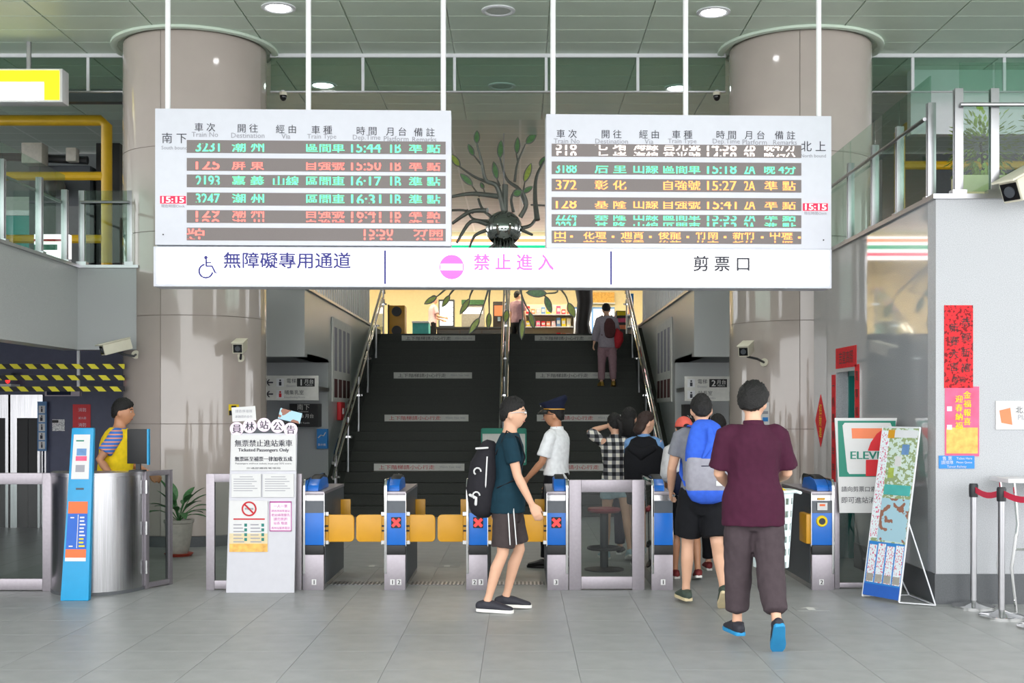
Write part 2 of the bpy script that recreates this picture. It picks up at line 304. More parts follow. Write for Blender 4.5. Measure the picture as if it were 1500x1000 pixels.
# columns
COLS = ((-4.04, 15.3), (3.48, 15.3)); CR = .87
def curved_panel(cx, cy, a0, a1, z0, z1, r, t=.015, n=10):
    mb = MB(); vs = []
    for k in range(n + 1):
        a = a0 + (a1 - a0) * k / n; c, s_ = math.cos(a), math.sin(a)
        vs += [(cx + r*c, cy + r*s_, z0), (cx + r*c, cy + r*s_, z1), (cx + (r-t)*c, cy + (r-t)*s_, z0), (cx + (r-t)*c, cy + (r-t)*s_, z1)]
    fs = []
    for k in range(n):
        o = 4 * k; fs += [(o, o+4, o+5, o+1), (o+1, o+5, o+7, o+3), (o, o+2, o+6, o+4), (o+2, o+3, o+7, o+6)]
    fs += [(0, 1, 3, 2), (4*n, 4*n+2, 4*n+3, 4*n+1)]
    return mb.add(vs, fs)
for (cx, cy), side, dz in zip(COLS, ('left', 'right'), (0, -.06)):
    c = thing('column', 'round column clad in glossy beige stone on the %s side of the stairs' % side, 'column', (cx, cy, 0))
    obj('core', MB().cyl(cx, cy, 0, CH, CR - .012, 48), 'col_joint', c)
    obj('plinth', MB().cyl(cx, cy, 0, .125, CR + .004, 48), 'plinth', c)
    obj('collar', MB().lathe(cx, cy, [(CR + .14, CH), (CR + .14, CH - .03), (CR + .1, CH - .04), (CR + .06, CH - .03), (CR + .06, CH)], 48, caps=False), 'ceil_panel', c)
    zs = [.13, 1.45, 2.73, 3.72, 4.72, CH - .02]
    for k in range(5):
        for q in range(4):
            a = -R(90) - .22 + q * R(90)
            obj('cladding_panel', curved_panel(cx, cy, a + .004, a + R(90) - .004, zs[k] + dz + .004, zs[k + 1] + dz - .004 if k < 4 else CH - .02, CR), 'col_stone', c, angle=50)
# glass smoke curtain hanging across the ceiling
sc = thing('smoke_curtain', 'clear glass smoke curtain hanging below the ceiling in white frames', 'glass screen', (0, 15.5, CH))
for x0, x1 in ((-9, -4.93), (-3.15, 2.59), (4.37, 9)):
    obj('rail', MB().box(x0, x1, 15.47, 15.53, CH - .045, CH), 'white_paint', sc)
    obj('edge_trim', MB().box(x0, x1, 15.485, 15.515, CH - .485, CH - .465), 'steel_plain', sc)
    xs = [x0] + [v for v in [-.827 + 1.155 * k for k in range(-8, 9)] if x0 + .1 < v < x1 - .1] + [x1]
    for a, b in zip(xs, xs[1:]):
        obj('pane', MB().box(a + .004, b - .004, 15.495, 15.505, CH - .465, CH - .045), 'glass_green', sc)
        if a != x0: obj('divider', MB().box(a - .018, a + .018, 15.48, 15.52, CH - .465, CH - .045), 'white_paint', sc)
# downlights
def downlight(px, Y, on, label, r=.14):
    x = PX(px, Y); t = thing('downlight', label, 'ceiling light', (x, Y, CH), 0, 'round ceiling downlights')
    obj('trim_ring', MB().lathe(x, Y, [(r + .05, CH), (r + .05, CH - .012), (r + .02, CH - .02), (r, CH - .012), (r, CH)], 28, caps=False), 'white_paint', t)
    obj('lens', MB().lathe(x, Y, [(r, CH), (r, CH - .008), (r * .5, CH - .011), (.01, CH - .012)], 28), 'lamp_on' if on else 'lamp_off', t)
    if on:
        l = bpy.data.lights.new('lamp', 'SPOT'); l.energy = 90; l.spot_size = R(110); l.spot_blend = .6; l.shadow_soft_size = .12; l.color = (1, .98, .93)
        o = link(bpy.data.objects.new('lamp', l), t); o.location = (0, 0, -.03)
downlight(408, 13.7, True, 'lit round downlight near the top of the left column')
downlight(1045, 13.85, True, 'lit round downlight near the top of the right column')
downlight(730, 13.8, False, 'unlit round downlight in the ceiling above the middle of the boards')
downlight(473, 16.95, True, 'lit round downlight behind the glass curtain, above the left board')
downlight(993, 17.1, True, 'lit round downlight behind the glass curtain, above the right board')
downlight(735, 17.0, False, 'unlit round downlight behind the glass curtain, above the metal tree')
# left parapet over the lift lobby: runs towards the camera, then turns to the column
PB = 2.33
XL, YL = -5.26, 14.6
struct('wall_left', MB().prism([(XL, 6.), (XL, YL), (-4.56, YL), (-4.56, YL + .22), (XL - .25, YL + .22), (XL - .25, 6.)], 'z', PB, SL), 'granite_grey', 'speckled grey granite parapet over the lift lobby')
struct('trim_1', MB().prism([(XL + .03, 6.), (XL + .03, YL - .03), (-4.53, YL - .03), (-4.53, YL + .24), (XL - .27, YL + .24), (XL - .27, 6.)], 'z', SL, SL + .035), 'steel_plain', 'steel cap on the left parapet')
struct('floor_left_deck', MB().box(-16, XL - .25, 6., 38, SL - .35, SL - .1).box(XL - .25, -4.4, YL + .22, 17.3, SL - .35, SL - .1).box(XL - .25, -3.1, 17.3, 38, SL - .35, SL - .1), 'soffit', 'upper deck on the left side')
# lift lobby wall
LY = 16.9
struct('wall_left_back', MB().box(-12, -4.2, LY, LY + .2, 0, SL - .35), 'wall_dark', 'blue grey wall of the lift lobby')
struct('wall_left_far', MB().box(-12.2, -12, 6, LY + .2, 0, SL - .35), 'wall_dark', 'side wall of the lift lobby')
# parapets beside the stairs
SX0, SX1 = -2.86, 2.25; SY0, TR, RI, NS = 18.6, .31, .157, 20
STY = SY0 + TR * (NS - 1); STZ = RI * NS
for nm, xa, xb, lbl in (('wall_stair_left', -5.0, -3.0, 'left'), ('wall_stair_right', 2.42, 4.4, 'right')):
    inn = xb if lbl == 'left' else xa; d = -1 if lbl == 'left' else 1
    struct(nm, MB().box(xa, xb, 17.1, 17.3, PB + .03, SL).box(xa, xb, 19.2, 19.4, 0, PB + .05).box(min(inn, inn + .2*d), max(inn, inn + .2*d), 17.3, 25.2, PB + .03, SL).box(min(inn, inn + .2*d), max(inn, inn + .2*d), 19.4, 25.2, 0, PB + .03), 'granite_grey', 'granite wall on the %s of the stairs' % lbl)
    struct(nm.replace('wall', 'soffit'), MB().box(xa, xb - .0, 17.3, 19.2, PB + .03, PB + .08), 'soffit', 'soffit beside the %s of the stairs' % lbl)
    struct('trim_2' if lbl == 'left' else 'trim_3', MB().box(min(inn - .04*d, inn + .24*d), max(inn - .04*d, inn + .24*d), 17.06, 25.2, SL, SL + .04), 'steel_plain', 'steel cap beside the %s of the stairs' % lbl)
struct('baseboard_left', MB().box(-5, -2.99, 19.18, 19.2, 0, .12), 'plinth', 'dark skirting left of the stairs')
struct('baseboard_right', MB().box(2.41, 4.4, 19.18, 19.2, 0, .12), 'plinth', 'dark skirting right of the stairs')
# right granite block
D0, D1, DH = 12.68, 13.42, 2.02
struct('wall_right', MB().box(XR, 12, 10.2, 10.4, 0, 3.36), 'granite_light', 'light speckled granite wall facing the hall')
struct('wall_right_side', MB().box(XR, XR + .2, 10.4, D0, 0, 3.36).box(XR, XR + .2, D1, 14.6, 0, 3.36).box(XR, XR + .2, D0, D1, DH, 3.36), 'granite_polish', 'polished granite side wall with a doorway')
struct('trim_4', MB().prism([(XR - .03, 10.17), (12, 10.17), (12, 10.42), (XR + .23, 10.42), (XR + .23, 14.6), (XR - .03, 14.6)], 'z', 3.36, 3.40), 'steel_plain', 'steel cap on the right granite wall')
struct('baseboard_front_right', MB().prism([(XR - .012, 10.188), (12, 10.188), (12, 10.2), (XR, 10.2), (XR, 12.66), (XR - .012, 12.66)], 'z', 0, .25), 'plinth', 'dark granite skirting of the right wall')
struct('floor_right_deck', MB().box(XR + .2, 16, 10.4, 38, SL - .35, SL - .1).box(2.5, XR + .2, 17.3, 38, SL - .35, SL - .1), 'soffit', 'upper deck on the right side')
struct('wall_right_inner', MB().box(XR + .9, XR + 1.0, 11.6, 14.6, 0, SL - .35).box(XR + .2, XR + 1, 14.5, 14.6, 0, SL - .35), 'granite_grey', 'inner wall seen through the doorway')
dr = struct('door_1', MB().box(XR + .13, XR + .19, D0, D0 + .04, 0, DH).box(XR + .13, XR + .19, D1 - .04, D1, 0, DH).box(XR + .13, XR + .19, D0, D1, DH - .04, DH), 'teal_paint', 'teal door frame in the polished wall')
obj('door_leaf', MB().box(XR + .2, XR + .82, D0 + .02, D0 + .06, .01, DH - .05), 'teal_paint', dr, bevel=.004)
obj('door_handle', MB().tube([(XR + .7, D0 + .06, 1.0), (XR + .7, D0 + .11, 1.0), (XR + .6, D0 + .11, 1.0)], .01), 'chrome', dr)
# stairs
st = struct('stairs', MB().box(SX0, SX1, STY + .3, 38.2, STZ - .4, STZ).box(-9, SX0, 25.2, 38.2, STZ - .4, STZ).box(SX1, 9, 25.2, 38.2, STZ - .4, STZ), 'stair_stone', 'dark stone stairs rising to the upper floor')
for k in range(NS):
    y0 = SY0 + TR * k
    mb = MB().box(SX0, SX1, y0, y0 + TR + .005, max(0, RI * (k - 1)), RI * (k + 1) - .03).box(SX0, SX1, y0 - .012, y0 + TR + .005, RI * (k + 1) - .03, RI * (k + 1))
    mb.box(SX0 + .05, SX1 - .05, y0 - .006, y0 + .045, RI * (k + 1), RI * (k + 1) + .003, 1)
    obj('step', mb, ('stair_stone', 'stair_nose'), st)
for x0, x1 in ((-3.0, SX0), (SX1, 2.42)):
    obj('stringer', MB().prism([(SY0 - .35, 0), (SY0 - .35, .12), (STY, STZ + .12), (25.2, STZ + .12), (25.2, 0)], 'x', x0, x1), 'stair_stone', st)
# step warning strips
for k, nm in ((20, 'top'), (15, 'second from the top'), (10, 'third from the top'), (5, 'lowest')):
    Y = SY0 + TR * (k - 1); zc = RI * (k - .5) - .01
    for xc, wd, sd in ((-1.63, 1.46, 'left'), (1.02, 1.46, 'right')):
        t = thing('step_sign', '%s white caution strip on the stair risers, %s flight' % (nm, sd), 'sign', (xc, Y, zc - .055), 0, 'caution strips on the stairs')
        obj('plate', MB().box(xc - wd/2, xc + wd/2, Y - .016, Y - .001, zc - .058, zc + .058), 'paper_grey', t)
        text(t, '上下階梯請小心行走', xc - .2, Y - .018, zc, 'ink_red' if k in (10, 5) else 'ink', wd=.9, h=.07)
        text(t, 'Watch Your Step', xc + .5, Y - .018, zc, 'ink_soft', wd=.34)
# stair railings
def stair_rail(x, label, centre=False):
    t = thing('stair_railing', label, 'railing', (x, SY0, 0))
    sl = lambda y: max(0, min(1, (y - SY0) / (STY - SY0))) * STZ
    for dx, hz_, r in (((-.05, .92, .022), (.05, .92, .022)) if centre else ((0, .95, .026), (0, .72, .022))):
        obj('handrail', MB().tube([(x + dx, SY0 - .45, hz_ - .12), (x + dx, SY0 - .25, hz_ + .02), (x + dx, STY + .1, STZ + hz_), (x + dx, STY + .35, STZ + hz_), (x + dx, STY + .45, STZ + hz_ - .1)], r, 10), 'chrome', t)
    ys = [SY0 - .2 + (STY + .3 - SY0 + .2) * i / 5 for i in range(6)]
    for y in ys:
        obj('post', MB().cyl(x, y, sl(y), sl(y) + .93, .02, 10), 'steel_plain', t)
        obj('bracket', MB().box(x - .07, x + .07, y - .02, y + .02, sl(y) + .6, sl(y) + .63), 'chrome', t)
    for a, b in zip(ys, ys[1:]):
        obj('pane', MB().hexa([(x - .005, a + .05, sl(a) + .15), (x + .005, a + .05, sl(a) + .15), (x + .005, b - .05, sl(b) + .15), (x - .005, b - .05, sl(b) + .15), (x - .005, a + .05, sl(a) + .85), (x + .005, a + .05, sl(a) + .85), (x + .005, b - .05, sl(b) + .85), (x - .005, b - .05, sl(b) + .85)]), 'glass_grey', t)
    return t
stair_rail(-2.76, 'steel and glass handrail on the left edge of the stairs')
stair_rail(2.15, 'steel and glass handrail on the right edge of the stairs')
stair_rail(-.27, 'steel and glass centre handrail dividing the stairs', True)
# green framed board on the centre rail
t = thing('notice_stand', 'white board with green frame standing at the foot of the centre rail', 'notice board', (-.27, 18.0, 0))
x0, x1, z0, z1 = PX(706, 18), PX(770, 18), PZ(680, 18), PZ(628, 18)
obj('panel', MB().box(x0, x1, 17.99, 18.01, z0, z1), 'paper_grey', t)
obj('frame', MB().box(x0, x1, 17.98, 18.02, z1 - .07, z1 + .01).box(x0, x1, 17.98, 18.02, z0 - .01, z0 + .03).box(x0 - .012, x0 + .008, 17.98, 18.02, z0, z1).box(x1 - .008, x1 + .012, 17.98, 18.02, z0, z1), 'seven_green', t)
obj('stand', MB().cyl(-.24, 18.03, .02, z0 + .1, .025, 12).cyl(-.24, 18.03, 0, .02, .2, 24), 'steel_plain', t)
# slatted balustrades above the stair walls
for x, sd in ((-3.1, 'left'), (2.52, 'right')):
    t = thing('slatted_balustrade', 'pale vertical bar balustrade on top of the %s stair wall' % sd, 'railing', (x, 17.3, SL))
    obj('top_rail', MB().box(x - .03, x + .03, 17.3, 25.2, SL + 1.0, SL + 1.05), 'chrome', t)
    b = obj('bar', MB().box(-.012, .012, -.04, .04, 0, .96), 'white_paint', t, local=True); b.location = (0, .1, .04)
    copies(b, 'bar', [(0, .1 + .25 * k, .04) for k in range(1, 32)], t)
# posters on the stair walls
for x, d, sd in ((-2.995, 1, 'left'), (2.415, -1, 'right')):
    t = thing('wall_poster', 'pale framed poster with tall columns on the %s stair wall' % sd, 'poster', (x, 20.2, 2.2))
    obj('sheet', MB().box(min(x, x + .02*d), max(x, x + .02*d), 19.5, 21.6, 1.75, 3.1), 'paper_grey', t)
    for k in range(4):
        obj('printed_column', MB().box(min(x, x + .024*d), max(x, x + .024*d), 19.68 + .48*k, 19.96 + .48*k, 2.25, 2.95), 'bag_grey', t)
        obj('printed_badge', MB().box(min(x, x + .024*d), max(x, x + .024*d), 19.66 + .48*k, 20.0 + .48*k, 1.82, 2.12), 'bag_brown', t)
t = thing('fire_box', 'small red fire alarm box on the left stair wall', 'fire box', (-2.99, 20.3, 1.55))
obj('case', MB().box(-2.998, -2.93, 20.1, 20.55, 1.45, 1.75), 'seven_red', t, bevel=.01); obj('button', MB().box(-2.93, -2.915, 20.26, 20.36, 1.55, 1.65), 'cloth_white', t)
# upper hall: shop at the back
struct('wall_shop_back', MB().box(-9, 9, 38.0, 38.2, STZ, CH), 'cream_wall', 'cream back wall of the shop upstairs')
struct('wall_shop_left', MB().box(-6.2, -6.0, 31, 38, STZ, CH), 'cream_wall', 'cream side wall of the shop on the left')
struct('wall_shop_right', MB().box(6.6, 6.8, 31, 38, STZ, CH), 'cream_wall', 'cream side wall of the shop on the right')
struct('ceiling_shop', MB().box(-9, 9, 31, 38.2, CH - .1, CH + .2), 'cream_wall', 'shop ceiling')
fa = thing('shop_fascia', 'long lit white shop fascia with orange, green and red stripes upstairs', 'shop sign', (0, 31, 5.4))
obj('box', MB().box(-6, 6.6, 30.9, 31.1, 5.42, 5.99), 'fascia_white', fa)
for nm, m, z0, z1 in (('orange_stripe', 'fascia_orange', 5.85, 5.93), ('green_stripe', 'fascia_green', 5.67, 5.77), ('red_stripe', 'fascia_red', 5.5, 5.58)):
    obj(nm, MB().box(-6, 6.6, 30.885, 30.9, z0, z1), m, fa)
for k, x in enumerate((-4.5, -1.8, .9, 3.6)):
    for y in (32.6, 35.2):
        t = thing('shop_lamp', 'bright panel lamp in the shop ceiling, %s row, %s' % ('front' if y < 34 else 'rear', ('far left', 'left of centre', 'right of centre', 'far right')[k]), 'ceiling light', (x, y, CH - .1), 0, 'shop ceiling lamps')
        obj('frame', MB().box(x - .65, x + .65, y - .35, y + .35, CH - .13, CH - .1), 'white_paint', t); obj('diffuser', MB().box(x - .6, x + .6, y - .3, y + .3, CH - .138, CH - .128), 'shop_light', t)
# ---------------------------------------------------------------- hanging departure boards and guide sign
SGY = 11.0; sg = F / SGY; YAW = R(1.7); CXS = 726.0
sx = lambda px: (px - CXS) / sg; sz = lambda py: EYE + (HZ - py) / sg
def at_sign(px): return (PX(CXS, SGY) + sx(px) * math.cos(YAW), SGY + sx(px) * math.sin(YAW), 0)
def hung(name, label, cat, z, group=None): return thing(name, label, cat, (PX(CXS, SGY), SGY, z), YAW, group)
def led_board(side):
    L = side == 'left'; x0, x1 = (232, 661) if L else (800, 1221); y0, y1 = (163, 361) if L else (167, 363)
    zb = sz(y1); t = hung('departure_board', 'white departure board listing %s trains, on the %s of the metal tree' % (('southbound', 'left') if L else ('northbound', 'right')), 'departure board', 0, 'electronic departure boards')
    X0, X1 = sx(x0), sx(x1); kw = dict(local=True)
    obj('case', MB().box(X0, X1, -.02, .2, zb, sz(y0)), 'board_white', t, bevel=.006, local=True)
    for p in ((246, 451, 649) if L else (811, 1008, 1207)):
        obj('hanger_pole', MB().cyl(sx(p), .09, sz(y0) - .02, CH + .02, .024, 12), 'pole_white', t, local=True)
        obj('ceiling_plate', MB().cyl(sx(p), .09, CH - .012, CH, .07, 16), 'pole_white', t, local=True)
    heads = [('車 次', 'Train No', 304, 825), ('開 往', 'Destination', 366, 891), ('經 由', 'Via', 421, 946), ('車 種', 'Train Type', 473, 995), ('時 間', 'Dep.Time', 538, 1060), ('月 台', 'Platform', 581, 1102), ('備 註', 'Remarks', 622, 1147)]
    for c, e, a, b in heads:
        p = a if L else b + 5
        yy = (190 + (p - 304) * .016) if L else 196
        text(t, c, sx(p), -.023, sz(yy), 'ink', h=12.5 / sg, name='heading', local=True)
        text(t, e, sx(p), -.023, sz(yy + 10.5), 'ink_soft', wd={'Train No': 38, 'Destination': 48, 'Via': 13, 'Train Type': 42, 'Dep.Time': 40, 'Platform': 36, 'Remarks': 35}[e] / sg, name='subheading', local=True)
    text(t, '南 下' if L else '北 上', sx(260 if L else 1194), -.023, sz(206 if L else 212), 'ink', h=15 / sg, name='direction', local=True, res=3)
    text(t, 'South bound' if L else 'North bound', sx(260 if L else 1194), -.023, sz(220 if L else 226), 'ink_soft', wd=37 / sg, name='subheading', local=True)
    cxp, cy = (258, 295) if L else (1197, 301)
    ck = obj('clock', MB().box(sx(cxp - 18.5), sx(cxp + 18.5), -.024, -.018, sz(cy + 6), sz(cy - 5)), 'clock_red', t, local=True)
    text(ck, '15:15', sx(cxp), -.027, sz(cy + .5), 'led_white', h=8.5 / sg, wd=31 / sg, name='digits', local=True, bold=.004)
    text(t, '現在時間Clock', sx(cxp), -.023, sz(cy + 9.5), 'ink_soft', wd=34 / sg, name='caption', local=True)
    obj('lock', MB().loft([(sx(244 if L else 1209), -.022, sz(346 if L else 350)), (sx(244 if L else 1209), -.028, sz(346 if L else 350))], [.006, .006], 10, cap='flat'), 'black', t, local=True)
    if L:
        rows = [(218, 'led_green', ['3231', '潮 州', '', '區間車', '15:44', '1B', '準 點'], dict(clip=(0, .78))),
                (244, 'led_red', ['125', '屏 東', '', '自強號', '15:50', '1B', '準 點'], dict(clip=(0, .74))),
                (268, 'led_green', ['2193', '嘉 義', '山線', '區間車', '16:17', '1B', '準 點'], dict(clip=(.16, 1))),
                (294, 'led_green', ['3247', '潮 州', '', '區間車', '16:31', '1B', '準 點'], dict(clip=(.16, 1))),
                (319.5, 'led_red', ['129', '潮 州', '', '自強號', '16:41', '1B', '準 點'], dict(split=.62)),
                (345, 'led_red', ['站', '', '', '', '15:50', '', '分開'], dict(split=.66))]
        cols = [(291, 308, 34), (366, 366, 46), (421, 421, 37), (478, 478, 55), (537, 537, 43), (580, 580, 15), (622, 622, 45)]; rx0, rx1 = 278, 653
    else:
        rows = [(220, 'led_white', ['518', '七 堵', '海線', '莒光號', '14:58', '2B', '晚47分'], dict(split=.5)),
                (246, 'led_green', ['3188', '后 里', '山線', '區間車', '15:18', '2A', '晚 4分'], dict(clip=(0, .72))),
                (271, 'led_orange', ['372', '彰 化', '', '自強號', '15:27', '2A', '準 點'], dict(clip=(.08, .95))),
                (298, 'led_orange', ['128', '基 隆', '山線', '自強號', '15:41', '2A', '準 點'], dict(clip=(0, .72))),
                (323, 'led_green', ['2224', '基 隆', '山線', '區間車', '15:53', '2A', '準 點'], dict(split=.5)),
                (347, 'led_orange', ['田．花壇．通霄．後龍．竹南．新竹．中壢．'], dict(split=.7))]
        cols = [(0, 829, 30), (0, 894, 46), (0, 946, 36), (0, 999, 54), (0, 1058, 43), (0, 1099, 16), (0, 1144, 46)]; rx0, rx1 = 808, 1176
    for yy, m, cells, kk in rows:
        r = obj('display_row', MB().box(sx(rx0), sx(rx1), -.026, -.018, sz(yy + 9.2), sz(yy - 9.2)), 'led_back', t, local=True)
        if len(cells) == 1:
            for i_, c in enumerate('田 花壇 通霄 後龍 竹南 新竹 中壢'.split()):
                text(r, c, sx(820 if i_ == 0 else 816 + 55 * i_), -.028, sz(yy), m, wd=(16 if i_ == 0 else 33) / sg, h=14.5 / sg, name='led_text', local=True, bold=.004, **kk)
                obj('led_dot', MB().box(sx(841 + 55 * i_ if i_ else 835), sx(845 + 55 * i_ if i_ else 839), -.0285, -.028, sz(yy + 1), sz(yy - 2)), m, r, local=True)
            continue
        for c, (_, px, wpx) in zip(cells, cols):
            if not c: continue
            p, ww = px, wpx
            if L and yy > 340: p, ww = ((291, 26) if c == '站' else (555, 42) if ':' in c else (627, 42))
            text(r, c, sx(p), -.028, sz(yy), m, h=15 / sg, wd=ww / sg, name='led_text', local=True, bold=.004, **kk)
led_board('left'); led_board('right')
t = hung('guide_sign', 'long lit white guide sign under the departure boards', 'guide sign', 0)
obj('case', MB().box(sx(230), sx(1221), -.03, .21, sz(421.5), sz(363)), 'board_white', t, bevel=.008, local=True)
obj('light_face', MB().box(sx(235), sx(1217), -.036, -.03, sz(417.5), sz(366)), 'lightbox', t, local=True)
for p in (565, 895): obj('divider', MB().box(sx(p - 1.4), sx(p + 1.4), -.04, -.036, sz(417), sz(368)), 'ink_blue', t, local=True)
text(t, '無障礙專用通道', sx(423), -.039, sz(383.5), 'ink_blue', wd=183 / sg, h=23 / sg, local=True, res=3, bold=.005, heavy=True)
text(t, 'Wheelchair Passageway', sx(420), -.039, sz(407), 'ink_faint', wd=176 / sg, local=True)
text(t, '禁 止 進 入', sx(752), -.039, sz(385), 'pink_sign', wd=116 / sg, h=23 / sg, local=True, res=3, bold=.006, heavy=True)
text(t, 'No Entry', sx(722), -.039, sz(407), 'ink_faint', wd=58 / sg, local=True)
text(t, '剪 票 口', sx(1057), -.039, sz(386), 'ink', wd=82 / sg, h=22 / sg, local=True, res=3, bold=.005, heavy=True)
text(t, 'Ticket Gate', sx(1057), -.039, sz(408), 'ink_faint', wd=80 / sg, local=True)
def ring(mb, cx, cz, r0, r1, y, a0=0, a1=360, n=28):
    vs = []; fs = []
    for k in range(n + 1):
        a = R(a0 + (a1 - a0) * k / n); vs += [(cx + r0 * math.cos(a), y, cz + r0 * math.sin(a)), (cx + r1 * math.cos(a), y, cz + r1 * math.sin(a))]
    return mb.add(vs, [(2*k, 2*k + 1, 2*k + 3, 2*k + 2) for k in range(n)])
cx, cz = sx(662), sz(392); r = 18 / sg
mb = MB(); ring(mb, cx, cz, 0, r, -.039)
no = obj('no_entry_disc', mb, 'pink_sign', t, local=True, recalc=False)
obj('no_entry_bar', MB().box(cx - r * .88, cx + r * .88, -.042, -.039, cz - r * .26, cz + r * .26), 'lightbox', no, local=True)
# wheelchair pictogram
wx = sx(307); u = 1 / sg; wy = -.039
mb = MB(); ring(mb, wx - 1*u, sz(399), 8.4*u, 11*u, wy, 100, 350)
mb.box(wx - 1.6*u, wx + .8*u, wy - .001, wy, sz(392), sz(382)); mb.box(wx - 1*u, wx + 8.5*u, wy - .001, wy, sz(393), sz(390.6)); mb.box(wx - 1*u, wx + 7*u, wy - .001, wy, sz(387.9), sz(386))
mb.add([(wx + 6.4*u, wy, sz(391.5)), (wx + 9*u, wy, sz(391.5)), (wx + 13.8*u, wy, sz(401)), (wx + 11.4*u, wy, sz(402))], [(0, 1, 2, 3)]); mb.box(wx + 12*u, wx + 16*u, wy - .001, wy, sz(402), sz(400.8)); ring(mb, wx - 1*u, sz(379.5), 0, 2.6*u, wy)
obj('wheelchair_symbol', mb, 'ink_blue', t, local=True, recalc=False)
mb = MB(); x0, x1, z0, z1 = sx(289), sx(324.5), sz(408), sz(371); e = 1.*u
mb.box(x0, x1, wy, wy + .001, z0, z0 + e).box(x0, x1, wy, wy + .001, z1 - e, z1).box(x0, x0 + e, wy, wy + .001, z0, z1).box(x1 - e, x1, wy, wy + .001, z0, z1)
obj('symbol_frame', mb, 'ink_faint', t, local=True)
